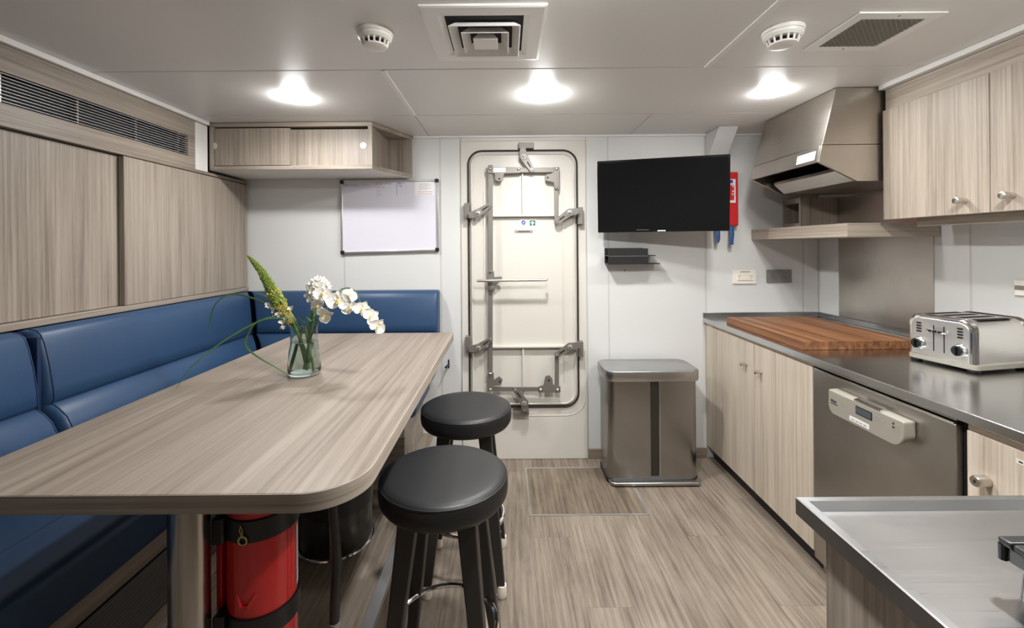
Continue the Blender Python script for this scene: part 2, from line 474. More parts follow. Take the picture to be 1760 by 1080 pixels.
def trim(name, label, *boxes):
    m = MB()
    for b in boxes: m.box(*b)
    return tag(structure(m.build(name, 'ceil', bevel=0.002)), label)
trim('trim_1', 'white metal ceiling edge trim above the louvre on the left', (-1.66, -1.640, YR, 2.455, ZC - 0.022, ZC - 0.0005))
trim('trim_2', 'white metal ceiling edge trim above the kitchen wall cupboards', (1.668, 1.712, -0.5, 1.975, ZC - 0.022, ZC - 0.0005))
trim('trim_3', 'white angle trim where the end wall meets the ceiling', (-0.585, 1.27, YB - 0.012, YB - 0.0005, ZC - 0.014, ZC - 0.0005))
trim('trim_4', 'white angle trim in the ceiling corner behind the hood', (1.392, 1.98, YB - 0.012, YB - 0.0005, ZC - 0.014, ZC - 0.0005))
trim('trim_5', 'white upright filler strip between louvre fascia and corner cupboard', (-1.70, -1.655, 2.362, 2.458, 1.772, ZC - 0.024))
tag(structure(BX(DX1 + 0.002, 1.262, YB - 0.011, YB - 0.0005, 0.0005, 0.064).build('baseboard_back', 'baseb', bevel=0.002)), 'grey-brown wood baseboard behind the pedal bin')

# ceiling gusset
g = MB().prism([(2.628, ZC - 0.001), (YB - 0.001, ZC - 0.001), (YB - 0.001, 1.858)], 0, 1.272, 1.388).build('ceiling_brace', 'white', bevel=0.003)
tag(structure(g), 'white sloping brace from ceiling to end wall above the television')

# ================================================================ WATERTIGHT DOOR
door = thing('door_1', 'cream watertight steel door with grey lever clamps in end wall', None, (0.11, YB, 0), kind='structure')
YD = 2.80
def dp(px, py, y=YD): return at(px, py, y)
BX(DX0 + 0.002, DX1 - 0.002, 2.802, 2.8115, 0.001, DZ1 - 0.001).build('frame_plate', 'doorw', door, bevel=0.003)
a = dp(808, 700); b = dp(991, 258.5)
GX0, GX1, GZ0, GZ1 = a.x, b.x, a.z, b.z
# coaming line around the opening
def ring_tube(x0, x1, z0, z1, r, y, rad, name, mat, n=8, flat=1.0):
    pts = [Vector((p[0], y, p[1])) for p in rrect(x0, x1, z0, z1, r, 8)]
    return MB().tube(pts, rad, n, closed=True, flat=flat).build(name, mat, door)
ring_tube(GX0, GX1, GZ0, GZ1, 0.088, 2.797, 0.006, 'gasket', 'gasket')
cu_ = [Vector((p[0], 2.802, p[1])) for p in rrect(GX0 - 0.045, GX1 + 0.045, GZ0 - 0.058, GZ1, 0.12, 8)]
cu_ = [Vector((GX0 - 0.045, 2.802, GZ0 + 0.35))] + cu_[:18] + [Vector((GX1 + 0.045, 2.802, GZ0 + 0.35))]
MB().tube(cu_, 0.003, 8).build('coaming_edge', 'doorw', door)
pan = MB().prism(rrect(GX0 + 0.012, GX1 - 0.012, GZ0 + 0.012, GZ1 - 0.012, 0.078, 8), 1, 2.792, 2.803).build('door_leaf', 'doorw', door, bevel=0.003)
# rim and stiffening ribs on the leaf
rim = [Vector((p[0], 2.789, p[1])) for p in rrect(GX0 + 0.022, GX1 - 0.022, GZ0 + 0.022, GZ1 - 0.022, 0.07, 8)]
MB().tube(rim, 0.006, 8, closed=True).build('leaf_rim', 'doorw', door)
xr0, xr1 = dp(846, 400).x, dp(952, 400).x
for py in (371.5, 594.5):
    z = dp(898, py).z
    BX(GX0 + 0.02 if py > 500 else xr0, GX1 - 0.02, 2.762, 2.793, z - 0.006, z + 0.006).build('rib', 'doorw', door, bevel=0.002)
for px, y0, y1 in ((898, 300, 369), (899, 598, 672)):
    x = dp(px, (y0 + y1) / 2).x
    BX(x - 0.005, x + 0.005, 2.768, 2.793, dp(px, y1).z, dp(px, y0).z).build('rib', 'doorw', door, bevel=0.002)
for px in (833, 968):
    x = dp(px, 480).x
    BX(x - 0.004, x + 0.004, 2.786, 2.793, dp(px, 655).z, dp(px, 330).z).build('rib', 'doorw', door, bevel=0.002)
YL = 2.752                       # plane of the linkage
def lp(px, py): return at(px, py, YL)
def bar(p, q, wd, name='link_bar', th=0.008, y=YL):
    P, Q = lp(*p), lp(*q); d = (Q - P); d.normalize(); n = Vector((-d.z, 0, d.x)) * wd / 2
    poly = [(v.x, v.z) for v in (P + n, P - n, Q - n, Q + n)]
    return MB().prism(poly, 1, y - th / 2, y + th / 2).build(name, 'linkage', door, bevel=0.0015)
def bolt(px, py, r=0.009, y=YL - 0.006, parent=None, rear=2.79):
    P = lp(px, py)
    return MB().lathe([(r * 0.5, y - 0.008), (r * 0.95, y - 0.004), (r, y), (r, y + 0.006), (r * 0.6, y + 0.006), (r * 0.6, rear)], (P.x, 0, P.z), 12, 'y').build('bolt', 'nickel', parent or door)
bar((843, 284), (843, 478), 0.030); bar((843, 492), (843, 668), 0.027)
bar((840, 293), (955, 292.5), 0.030); bar((955.5, 302), (956, 384), 0.024)
bar((843, 669), (958, 669), 0.026); bar((957, 606), (957, 668), 0.025)
def plate(pts, name='crank_plate', y=YL - 0.009):
    poly = [lp(*p) for p in pts]
    return MB().prism([(v.x, v.z) for v in poly], 1, y - 0.004, y + 0.004).build(name, 'linkage', door, bevel=0.002)
plate([(838, 288), (894, 288), (894, 298), (867, 299), (864, 311), (857, 313), (851, 310), (850, 299), (838, 298)])
plate([(947, 299), (951, 296), (951, 288), (961, 288), (961, 327), (953, 327), (951, 314), (939, 312), (936, 306), (939, 300)])
plate([(838, 640), (849, 640), (849, 652), (858, 646), (864, 652), (861, 661), (849, 663), (849, 672), (838, 672)])
plate([(925, 674), (925, 664), (934, 661), (937, 646), (944, 644), (949, 650), (950, 660), (963, 664), (963, 674)])
plate([(838, 466), (849, 466), (850, 476), (862, 475), (864, 481), (855, 488), (849, 499), (838, 499)])
for p in ((843, 291), (891, 291), (956, 291), (956, 323), (843, 642), (843, 669), (929, 669), (958, 669), (957, 612), (843, 467), (843, 497)):
    bolt(*p, y=YL - 0.016)
for p in ((858, 308), (941, 306), (859, 655), (943, 653)):
    P = lp(*p)
    MB().lathe([(0.003, YL - 0.0145), (0.006, YL - 0.0145), (0.006, YL - 0.013)], (P.x, 0, P.z), 10, 'y').build('pin_hole', 'void', door)
# clamp levers: nose over the frame, pivot, slotted tail
def clamp(nose, piv, tail, wn, wt, wedge):
    y = YL - 0.018
    N, Pv, T = lp(*nose), lp(*piv), lp(*tail)
    def outline():
        pts = []
        d1 = (N - Pv).normalized(); n1 = Vector((-d1.z, 0, d1.x)); d2 = (T - Pv).normalized(); n2 = Vector((-d2.z, 0, d2.x))
        pts += [N + n1 * wn, N - n1 * wn]
        a1 = math.atan2(-n1.z, -n1.x)
        rp = wn * 1.5
        pts += [Pv - n1 * rp]
        pts += [Pv + n2 * rp, T + n2 * wt]
        for k in range(1, 6):
            a = math.pi / 2 - math.pi * k / 6
            pts.append(T + d2 * wt * math.cos(a) + n2 * wt * math.sin(a))
        pts += [T - n2 * wt, Pv - n2 * rp, Pv + n1 * rp]
        return pts
    c = outline()
    hull = []
    P2 = sorted(set((round(v.x, 5), round(v.z, 5)) for v in c))
    o = MB().prism([(v.x, v.z) for v in c], 1, y - 0.006, y + 0.006).build('clamp_lever', 'linkage', door, bevel=0.002)
    MB().lathe([(wn * 1.3, y - 0.0085), (wn * 1.55, y - 0.0078), (wn * 1.55, y + 0.005)], (Pv.x, 0, Pv.z), 20, 'y').build('clamp_hub', 'linkage', door)
    MB().lathe([(0.0145, y - 0.0105), (0.0145, y - 0.008)], (Pv.x, 0, Pv.z), 16, 'y').build('washer', 'slat', o)
    MB().lathe([(0.003, y - 0.019), (0.0085, y - 0.017), (0.0105, y - 0.012), (0.0105, 2.80)], (Pv.x, 0, Pv.z), 14, 'y').build('pivot_bolt', 'nickel', o)
    mid = Pv * 0.38 + T * 0.62; d = (T - Pv).normalized(); n = Vector((-d.z, 0, d.x))
    poly = [mid + d * 0.02 + n * 0.004, mid + d * 0.02 - n * 0.004, mid - d * 0.02 - n * 0.004, mid - d * 0.02 + n * 0.004]
    MB().prism([(v.x, v.z) for v in poly], 1, y - 0.0068, y - 0.0055).build('slot', 'void', o)
    MB().lathe([(0.004, y - 0.014), (0.008, y - 0.009), (0.008, YL)], (T.x, 0, T.z), 12, 'y').build('bolt', 'nickel', o)
    x0, y0, x1, y1 = wedge
    A, B = dp(x0, y1, 2.79), dp(x1, y0, 2.79)
    BX(A.x, B.x, 2.755, 2.806, A.z, B.z).build('wedge_block', 'linkage', door, bevel=0.002)
clamp((898, 256), (900, 270), (914, 293), 0.0165, 0.0155, (891, 247, 917, 257))
clamp((806, 371), (822, 367), (841, 354), 0.0165, 0.0155, (799, 350, 807, 376))
clamp((994, 363), (978, 366), (957, 381), 0.0165, 0.0155, (992, 357, 1000, 386))
clamp((806, 599), (823, 597), (843, 583), 0.0165, 0.0155, (801, 577, 808, 605))
clamp((996, 592), (979, 595), (957, 609), 0.0165, 0.0155, (993, 586, 1001, 612))
clamp((903, 705), (901, 691), (886, 669), 0.0165, 0.0155, (882, 704, 909, 711))
# hand rail bar on the door
P, Q = at(820, 483, 2.69), at(939, 481.5, 2.69)
MB().tube([P, Q, Q + Vector((0.004, 0.02, 0)), Q + Vector((0.004, 0.03, 0))], 0.0085, 12).build('handle_bar', 'nickel', door)
P2 = at(843, 483, 2.69)
MB().cyl(P2, P2 + Vector((0, 0.065, 0)), 0.012).build('handle_spindle', 'linkage', door)
# stickers
def sticker(x0, y0, x1, y1, mat, name, y=2.7905, th=0.0012):
    A, B = dp(x0, y1, 2.79), dp(x1, y0, 2.79)
    return BX(A.x, B.x, y - th, y + 0.0016, A.z, B.z).build(name, mat, door)
sticker(895, 377.5, 905, 391, 'signwhite', 'sign')
P = dp(899.7, 382.4, 2.79)
MB().lathe([(0.013, 2.7882), (0.013, 2.7892)], (P.x, 0, P.z), 24, 'y').build('sign_disc', 'signblue', door)
MB().prism([(P.x - 0.007, P.z - 0.004), (P.x + 0.004, P.z - 0.006), (P.x + 0.004, P.z + 0.007)], 1, 2.7876, 2.7884).build('sign_symbol', 'signwhite', door)
sticker(896.5, 386.2, 903.5, 387.0, 'ink', 'sign_line', 2.7890); sticker(898, 388.4, 902, 389.0, 'ink', 'sign_line', 2.7890)
sticker(909, 377.5, 921.5, 390, 'signwhite', 'sign')
sticker(910.5, 378.7, 920, 388, 'signgreen', 'sign_field', 2.7893)
P = dp(915.2, 383.4, 2.79)
s = 0.0155
MB().prism([(P.x + u * s, P.z + v * s) for u, v in ((0, 0.85), (0.85, -0.1), (0.55, -0.25), (0.22, 0.1), (0.22, -0.95), (-0.22, -0.95), (-0.22, 0.1), (-0.55, -0.25), (-0.85, -0.1))], 1, 2.7872, 2.7882).build('sign_arrow', 'signwhite', door)
sticker(884.5, 395.5, 916, 400.5, 'signgrey', 'sign')
sticker(890, 397.2, 911, 398.8, 'ink', 'sign_line', 2.7893)
A = lp(848, 297); B = lp(869, 289)
BX(A.x, B.x, YL - 0.0142, YL - 0.0129, A.z + 0.001, B.z).build('sign', 'signwhite', door)

# ================================================================ LEFT: fascia, sliding cupboard, bench
XF = -1.657
fas = thing('louvre_fascia', 'wood fascia under the ceiling with long black air louvre, left side', 'vent', (-1.69, 1.7, 1.775))
Y0F, Y1F = 0.2, 2.36
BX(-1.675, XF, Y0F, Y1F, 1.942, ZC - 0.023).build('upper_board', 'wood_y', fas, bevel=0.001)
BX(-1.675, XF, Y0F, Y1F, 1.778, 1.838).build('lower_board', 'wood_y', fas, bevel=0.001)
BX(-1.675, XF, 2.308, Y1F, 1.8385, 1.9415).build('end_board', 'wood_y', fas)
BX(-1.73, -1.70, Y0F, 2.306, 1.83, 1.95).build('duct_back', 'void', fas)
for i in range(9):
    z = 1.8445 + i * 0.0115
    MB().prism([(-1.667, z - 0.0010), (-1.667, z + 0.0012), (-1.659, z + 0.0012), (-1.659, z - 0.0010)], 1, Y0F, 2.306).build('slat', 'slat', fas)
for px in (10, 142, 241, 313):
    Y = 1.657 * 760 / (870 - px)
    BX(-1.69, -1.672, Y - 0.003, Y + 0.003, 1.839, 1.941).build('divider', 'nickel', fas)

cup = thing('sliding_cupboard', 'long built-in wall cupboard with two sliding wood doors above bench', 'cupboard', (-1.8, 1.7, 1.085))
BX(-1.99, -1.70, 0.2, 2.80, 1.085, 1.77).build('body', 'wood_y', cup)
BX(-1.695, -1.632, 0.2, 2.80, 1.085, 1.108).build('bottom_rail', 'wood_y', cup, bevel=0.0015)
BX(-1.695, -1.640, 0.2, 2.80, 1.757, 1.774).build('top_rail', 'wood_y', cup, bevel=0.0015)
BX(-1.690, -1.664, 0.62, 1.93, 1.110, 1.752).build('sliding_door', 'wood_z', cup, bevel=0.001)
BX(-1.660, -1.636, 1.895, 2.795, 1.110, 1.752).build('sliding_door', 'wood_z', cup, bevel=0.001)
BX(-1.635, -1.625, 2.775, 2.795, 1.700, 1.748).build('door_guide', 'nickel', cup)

# corner bench ---------------------------------------------------------
bench = thing('corner_bench', 'long blue leather corner bench with wood base and louvre, behind table', 'bench', (-1.3, 1.6, ZP))
XW, YW = -1.655, 2.806           # planes the back cushions lean on
prof = [(0.12, 0.624), (0.158, 0.63), (0.182, 0.66), (0.188, 0.70), (0.182, 0.745), (0.163, 0.785), (0.137, 0.812), (0.118, 0.825),
        (0.108, 0.829), (0.112, 0.834), (0.118, 0.842), (0.116, 0.88), (0.104, 0.96), (0.088, 1.03), (0.076, 1.062), (0.060, 1.077), (0.035, 1.081), (0.006, 1.081), (0.006, 0.624)]
def round_end(k):
    return k
def back_left(y0, y1, mitre):
    rings = []
    ends = ((y0, 0.030), (y0 + 0.004, 0.012), (y0 + 0.012, 0.003), (y0 + 0.022, 0.0))
    for y, sh in ends:
        rings.append([(XW + max(0.006, d - sh), y, z if z < 0.7 else z - sh * 0.3) for d, z in prof])
    if mitre:
        for k, sh in ((0.022, 0), (0.012, 0.003), (0.004, 0.012), (0.0, 0.03)):
            rings.append([(XW + max(0.006, d - sh), YW - d - 0.002 - k, z if z < 0.7 else z - sh * 0.3) for d, z in prof])
    else:
        for k, sh in ((0.022, 0), (0.012, 0.003), (0.004, 0.012), (0.0, 0.03)):
            rings.append([(XW + max(0.006, d - sh), y1 - k, z if z < 0.7 else z - sh * 0.3) for d, z in prof])
    return MB().loft(rings).build('back_cushion', 'blue', bench, angle=50)
YS = 1.474
c1 = back_left(0.05, YS - 0.008, False)
c2 = back_left(YS + 0.008, 0, True)
rings = []
for k, sh in ((0.0, 0.03), (0.004, 0.012), (0.012, 0.003), (0.022, 0)):
    rings.append([(XW + d + 0.004 + k, YW - max(0.006, d - sh), z if z < 0.7 else z - sh * 0.3) for d, z in prof])
XE = -0.422
for k, sh in ((0.022, 0), (0.012, 0.003), (0.004, 0.012), (0.0, 0.03)):
    rings.append([(XE - k, YW - max(0.006, d - sh), z if z < 0.7 else z - sh * 0.3) for d, z in prof])
c3 = MB().loft(rings).build('back_cushion', 'blue', bench, angle=50)
# piping beside the gap
front = [(d + 0.0, z) for d, z in prof[1:17]]
for y in (YS - 0.026, YS + 0.026):
    MB().tube([(XW + d - 0.001, y, z) for d, z in front], 0.0022, 6).build('piping', 'bluedk', c1 if y < YS else c2)
BX(XW + 0.004, XW + 0.095, YS - 0.006, YS + 0.006, 0.63, 1.06).build('gap_filler', 'bluedk', bench)
def cushion(x0, x1, y0, y1, z0, z1, r=0.03):
    return BX(x0, x1, y0, y1, z0, z1).build('seat_cushion', 'blue', bench, bevel=r, seg=4)
ZS = 0.622
s1 = cushion(-1.535, -1.04, 0.05, YS - 0.002, 0.482, ZS)
s2 = cushion(-1.535, -1.04, YS + 0.002, 2.66, 0.482, ZS)
s3 = cushion(-1.036, -0.462, 2.222, 2.66, 0.482, ZS)
for s_, y0, y1 in ((s1, 0.08, YS - 0.03), (s2, YS + 0.03, 2.6)):
    MB().tube([(-1.22, y0, ZS), (-1.22, y1, ZS)], 0.0022, 6).build('piping', 'blue', s_)
# base
BX(XW - 0.3, XW + 0.004, 0.05, 2.805, ZP + 0.001, 1.07).build('back_board', 'wood_y', bench)
BX(-1.63, -1.075, 0.05, 2.805, ZP + 0.001, 0.478).build('base', 'wood_y', bench)
BX(-1.074, -0.537, 2.30, 2.805, ZP + 0.001, 0.478).build('base', 'wood_x', bench)
BX(-1.0745, -1.069, 0.3, 2.18, 0.255, 0.415).build('louvre_back', 'void', bench)
lv = BX(-1.0745, -1.066, 0.29, 2.19, 0.25, 0.256).build('louvre_frame', 'black', bench)
for i in range(14):
    z = 0.261 + i * 0.0112
    MB().prism([(-1.070, z + 0.004), (-1.070, z + 0.006), (-1.062, z + 0.001), (-1.062, z - 0.001)], 1, 0.3, 2.18).build('louvre_slat', 'socketgrey', bench)

# corner cupboard above whiteboard ------------------------------------
cc = thing('corner_cupboard', 'wood wall cupboard with two sliding doors and open angled end shelf', 'cupboard', (-1.2, 2.6, 1.79))
X0c, XFc, XEc, YFc = -1.652, -0.744, -0.592, 2.468
Z0c, Z1c = 1.790, ZC - 0.002
def cpoly(dz): return [(X0c, YFc), (XFc, YFc), (XEc, YB - 0.002), (X0c, YB - 0.002)]
MB().prism(cpoly(0), 2, Z0c, Z0c + 0.022).build('bottom_board', 'wood_x', cc, bevel=0.0015)
MB().prism([(X0c + 0.003, YFc + 0.004), (XFc - 0.003, YFc + 0.004), (XEc - 0.004, YB - 0.003), (X0c + 0.003, YB - 0.003)], 2, Z0c - 0.0015, Z0c - 0.0001).build('underside', 'cream', cc)
MB().prism(cpoly(0), 2, Z1c - 0.024, Z1c).build('top_board', 'wood_x', cc, bevel=0.0015)
BX(X0c + 0.02, XEc, YB - 0.02, YB - 0.002, Z0c + 0.022, Z1c - 0.024).build('back_board', 'wood_z', cc)
BX(X0c, X0c + 0.02, YFc, YB - 0.02, Z0c + 0.022, Z1c - 0.024).build('side_board', 'wood_z', cc)
BX(XFc - 0.022, XFc, YFc, YB - 0.021, Z0c + 0.022, Z1c - 0.024).build('side_board', 'wood_z', cc)
XM = at(497, 250, YFc).x
d1 = BX(X0c + 0.021, XM, YFc + 0.006, YFc + 0.022, Z0c + 0.026, Z1c - 0.030).build('sliding_door', 'wood_z', cc, bevel=0.001)
d2 = BX(XM - 0.03, XFc - 0.023, YFc + 0.026, YFc + 0.042, Z0c + 0.024, Z1c - 0.034).build('sliding_door', 'wood_z', cc, bevel=0.001)
for d, px, py, y in ((d1, 368, 251, YFc + 0.006), (d2, 624, 250, YFc + 0.026)):
    P = at(px, py, y)
    MB().lathe([(0.017, y - 0.0012), (0.019, y - 0.0018), (0.019, y + 0.0005)], (P.x, 0, P.z), 24, 'y').build('finger_pull', 'nickel', d)
    MB().lathe([(0.010, y - 0.0028), (0.011, y - 0.001)], (P.x, 0, P.z), 20, 'y').build('finger_pull', 'nickel', d)

# whiteboard ------------------------------------------------------------
wb = thing('whiteboard', 'whiteboard with aluminium frame and black corners on the end wall', 'whiteboard', (-0.74, YB, 1.32))
yb = 2.797
c = [at(584.5, 310.5, yb), at(753.0, 308.0, yb), at(754.5, 432.0, yb), at(587.0, 437.0, yb)]
A = (c[0] + c[3]) / 2; Bq = (c[1] + c[2]) / 2
xa, xb = A.x, Bq.x; za, zb = c[3].z, c[0].z; zc_, zd = c[2].z, c[1].z
def wbz(x, t): 
    u = (x - xa) / (xb - xa); return (za + (zc_ - za) * u) * (1 - t) + (zb + (zd - zb) * u) * t
MB().prism([(xa, wbz(xa, 0)), (xb, wbz(xb, 0)), (xb, wbz(xb, 1)), (xa, wbz(xa, 1))], 1, yb + 0.002, YB - 0.001).build('panel', 'board', wb)
fw = 0.013
def fr(p, q, n):
    P, Q = Vector(p), Vector(q); d = (Q - P).normalized(); nn = Vector((-d.y, d.x)) * fw
    return MB().prism([tuple(P), tuple(Q), tuple(Q + nn), tuple(P + nn)], 1, yb - 0.006, YB - 0.001).build('frame_rail', 'alu', wb, bevel=0.002)
cs = [(xa, wbz(xa, 0)), (xb, wbz(xb, 0)), (xb, wbz(xb, 1)), (xa, wbz(xa, 1))]
for i in range(4): fr(cs[i], cs[(i + 1) % 4], 0)
for (x, z), sx, sz in zip(cs, (1, -1, -1, 1), (1, 1, -1, -1)):
    m = MB().prism(rrect(min(x - sx * 0.002, x + sx * 0.022), max(x - sx * 0.002, x + sx * 0.022), min(z - sz * 0.002, z + sz * 0.022), max(z - sz * 0.002, z + sz * 0.022), 0.006, 4), 1, yb - 0.009, YB - 0.0015)
    m.build('corner_cap', 'black', wb, bevel=0.002)
rnd = random.Random(3)
def scrawl(px0, py, px1, mat, amp=1.6, wd=0.0011, name='handwriting'):
    pts = []; x = px0
    while x < px1:
        if rnd.random() < 0.12: x += 1.5
        pts.append(at(x, py + rnd.uniform(-amp, amp), yb + 0.0012)); x += 0.55
    if len(pts) > 2: MB().tube(pts, wd, 4, flat=0.4).build(name, mat, wb)
scrawl(591, 318.5, 598, 'ink'); scrawl(602, 318, 616, 'ink', 1.2, 0.0007); scrawl(623, 317, 633, 'ink', 1.2, 0.0007)
scrawl(645, 317, 657, 'ink'); scrawl(662, 316.3, 673, 'ink'); scrawl(645, 321.7, 661, 'ink')
for py in (326, 329.3, 333, 336.5): scrawl(647, py, 656, 'ink', 0.9, 0.0009)
scrawl(682.5, 315, 695, 'inkblue', 2.0, 0.0015); scrawl(684, 319.5, 691, 'inkblue', 1.6, 0.0014)
MB().tube([at(681.5, 317, yb + 0.001), at(682, 336, yb + 0.001)], 0.0008, 4).build('ruled_line', 'ink', wb)
A, B_ = at(713, 336, yb), at(746.5, 312.5, yb)
nt_ = BX(A.x, B_.x, yb + 0.0005, yb + 0.002, A.z, B_.z).build('notice', 'paper', wb)
for i, py in enumerate((316, 318.5, 321, 323.5, 326)):
    p, q = at(720, py, yb), at(736 + (i % 2) * 5, py, yb)
    BX(p.x, q.x, yb - 0.0002, yb + 0.0007, p.z - 0.0013, p.z + 0.0013).build('print_line', 'signgrey', nt_)
for py in (330, 333.8):
    p, q = at(718, py, yb), at(743, py, yb)
    BX(p.x, q.x, yb - 0.0002, yb + 0.0007, p.z - 0.0013, p.z + 0.0013).build('print_line', 'inkred', nt_)

# ================================================================ TABLE
tab = thing('dining_table', 'long wood-laminate table with rounded corner on steel pedestals', 'table', (-0.69, 1.57, ZP))
TX0, TX1, TY0, TY1, TZ = -1.105, -0.279, 0.811, 2.327, 0.90
MB().prism(rrect(TX0, TX1, TY0, TY1, 0, 12, radii=(0.11, 0.115, 0.03, 0.02)), 2, TZ - 0.037, TZ).build('table_top', 'table', tab, bevel=0.0015)
orr = rrect(TX0, TX1, TY0, TY1, 0, 12, radii=(0.11, 0.115, 0.03, 0.02))
cxt, cyt = (TX0 + TX1) / 2, (TY0 + TY1) / 2
def grow(p, e): return (p[0] + e * (1 if p[0] > cxt else -1) * 0.7, p[1] + e * (1 if p[1] > cyt else -1) * 0.7)
MB().loft([[(*grow(p, e), z) for p in orr] for e, z in ((-0.002, TZ - 0.0368), (0.0012, TZ - 0.0362), (0.0012, TZ - 0.0012), (-0.002, TZ - 0.0008))], caps=False).build('edge_band', 'edge', tab)
for y in (0.935, 2.06):
    p = MB().lathe([(0.038, ZP + 0.012), (0.038, TZ - 0.05)], (-0.675, y, 0), 32).build('pedestal', 'column', tab)
    MB().lathe([(0.03, ZP + 0.001), (0.09, ZP + 0.001), (0.09, ZP + 0.008), (0.06, ZP + 0.013), (0.03, ZP + 0.014)], (-0.675, y, 0), 32).build('floor_flange', 'polish', p)
    MB().prism(rrect(-0.76, -0.56, y - 0.1, y + 0.1, 0.02), 2, TZ - 0.05, TZ - 0.0375).build('mounting_plate', 'black', p)

# ================================================================ STOOLS
def make_stool(label, x, y, rot):
    t = thing('bar_stool', label, 'stool', (x, y, 0), rot, 'black bar stools beside the table')
    zt = 0.692
    prof_ = [(0.02, zt - 0.078), (0.165, zt - 0.078), (0.178, zt - 0.074), (0.186, zt - 0.062), (0.1885, zt - 0.045), (0.1875, zt - 0.022),
             (0.186, zt - 0.015), (0.183, zt - 0.010), (0.175, zt - 0.0045), (0.16, zt - 0.002), (0.12, zt - 0.0005), (0.02, zt)]
    s_ = MB().lathe(prof_, (0, 0, 0), 64).build('seat', 'leather', t, local=True, angle=60)
    ringp = [(0.1845 * math.cos(2 * math.pi * k / 64), 0.1845 * math.sin(2 * math.pi * k / 64), zt - 0.0135) for k in range(64)]
    MB().tube(ringp, 0.0028, 8, closed=True).build('piping', 'leather', s_, local=True)
    MB().prism(rrect(-0.105, 0.105, -0.105, 0.105, 0.02), 2, zt - 0.094, zt - 0.0785).build('seat_base', 'blackwood', t, local=True)
    zt2 = zt - 0.079
    for sx in (-1, 1):
        for sy in (-1, 1):
            def sec(cx, cy, z, a):
                return [(cx + a * u, cy + a * v, z) for u, v in ((-1, -1), (1, -1), (1, 1), (-1, 1))]
            top = (sx * 0.080, sy * 0.080); bot = (sx * 0.146, sy * 0.146)
            def lerp(z):
                k = (zt2 - z) / zt2
                return top[0] + (bot[0] - top[0]) * k, top[1] + (bot[1] - top[1]) * k
            rings_ = []
            for z, a in ((zt2 - 0.002, 0.026), (0.3, 0.021), (0.04, 0.0155)):
                cx, cy = lerp(z); rings_.append(sec(cx, cy, z, a))
            lg = MB().loft(rings_).build('leg', 'blackwood', t, local=True, bevel=0.004)
            cx, cy = lerp(0.02)
            MB().lathe([(0.012, 0.0005), (0.0185, 0.0008), (0.0205, 0.005), (0.0195, 0.030), (0.0185, 0.046), (0.016, 0.047)], (cx, cy, 0), 16).build('rubber_foot', 'rubberw', lg, local=True)
            cx, cy = lerp(0.235)
            MB().ball((cx + sx * 0.02, cy + sy * 0.0, 0.235), 0.003, n=6, m=4).build('screw', 'nickel', lg, local=True)
    rp = 0.153
    MB().tube([(rp * math.cos(2 * math.pi * k / 48), rp * math.sin(2 * math.pi * k / 48), 0.235) for k in range(48)], 0.0075, 10, closed=True).build('foot_ring', 'chrome', t, local=True)
    return t
make_stool('nearest black leather bar stool with chrome foot ring, front of the two', -0.189, 1.305, R(-4))
make_stool('farther black leather bar stool with white feet, between table and door', -0.172, 1.850, R(0))

# ================================================================ EXTINGUISHER under the table
ex = thing('fire_extinguisher', 'red fire extinguisher with black straps bracketed beside table pedestal', 'extinguisher', (-0.565, 1.03, ZP))
ec = (-0.572, 1.03, 0); er = 0.073
MB().lathe([(0.03, ZP + 0.03), (0.066, ZP + 0.03), (er, ZP + 0.045), (er, 0.765), (0.068, 0.79), (0.054, 0.81), (0.035, 0.822), (0.018, 0.826), (0.018, 0.84)], ec, 40).build('cylinder', 'red', ex)
MB().lathe([(0.06, ZP + 0.001), (0.071, ZP + 0.001), (0.073, ZP + 0.03), (0.06, ZP + 0.03)], ec, 32).build('foot_ring', 'black', ex)
for z0, z1 in ((0.712, 0.762), (0.50, 0.548)):
    MB().lathe([(er + 0.0005, z0), (er + 0.005, z0 + 0.002), (er + 0.005, z1 - 0.002), (er + 0.0005, z1)], ec, 40).build('strap', 'black', ex)
    BX(-0.643, -0.617, 0.955, 1.03, z0 - 0.004, z1 + 0.004).build('strap_buckle', 'black', ex, bevel=0.004)
MB().tube([(-0.571 + 0.009 * math.cos(a), 0.9490, 0.722 + 0.009 * math.sin(a)) for a in [2 * math.pi * k / 16 for k in range(16)]], 0.0022, 6, closed=True).build('pull_ring', 'brass', ex)
MB().tube([(-0.573, 0.9490, 0.732), (-0.577, 0.9485, 0.745), (-0.575, 0.9485, 0.755), (-0.571, 0.9485, 0.745), (-0.571, 0.9490, 0.732)], 0.0013, 6).build('safety_chain', 'brass', ex)
# label wrapped on the right side
lab = []
for k in range(9):
    a = R(8 + 76 * k / 8)
    lab.append(a)
mb = MB(); rr_ = er + 0.0008
vs = []; fs = []
for a in lab:
    for z in (0.56, 0.70): vs.append((ec[0] + rr_ * math.cos(a), ec[1] + rr_ * math.sin(a), z))
for k in range(8): fs.append((2 * k, 2 * k + 2, 2 * k + 3, 2 * k + 1))
mb.add(vs, fs).build('label', 'paper', ex)
BX(-0.652, -0.640, 0.985, 1.03, ZP + 0.05, 0.85).build('bracket', 'red', ex, bevel=0.002)
MB().tube([(-0.592, 0.962, 0.60), (-0.579, 0.954, 0.575), (-0.564, 0.954, 0.575), (-0.551, 0.962, 0.60)], 0.004, 8).build('hose_clip', 'red', ex)
MB().tube([(-0.585, 1.03, 0.835), (-0.565, 1.03, 0.85), (-0.50, 1.03, 0.855)], 0.010, 10).build('valve', 'black', ex)
hp = smoothline([(-0.52, 1.03, 0.845), (-0.45, 1.035, 0.84), (-0.418, 1.04, 0.80), (-0.412, 1.045, 0.70), (-0.408, 1.05, 0.60), (-0.413, 1.05, 0.52), (-0.415, 1.05, 0.46)])
MB().tube(hp, 0.0115, 12).build('hose', 'black', ex)
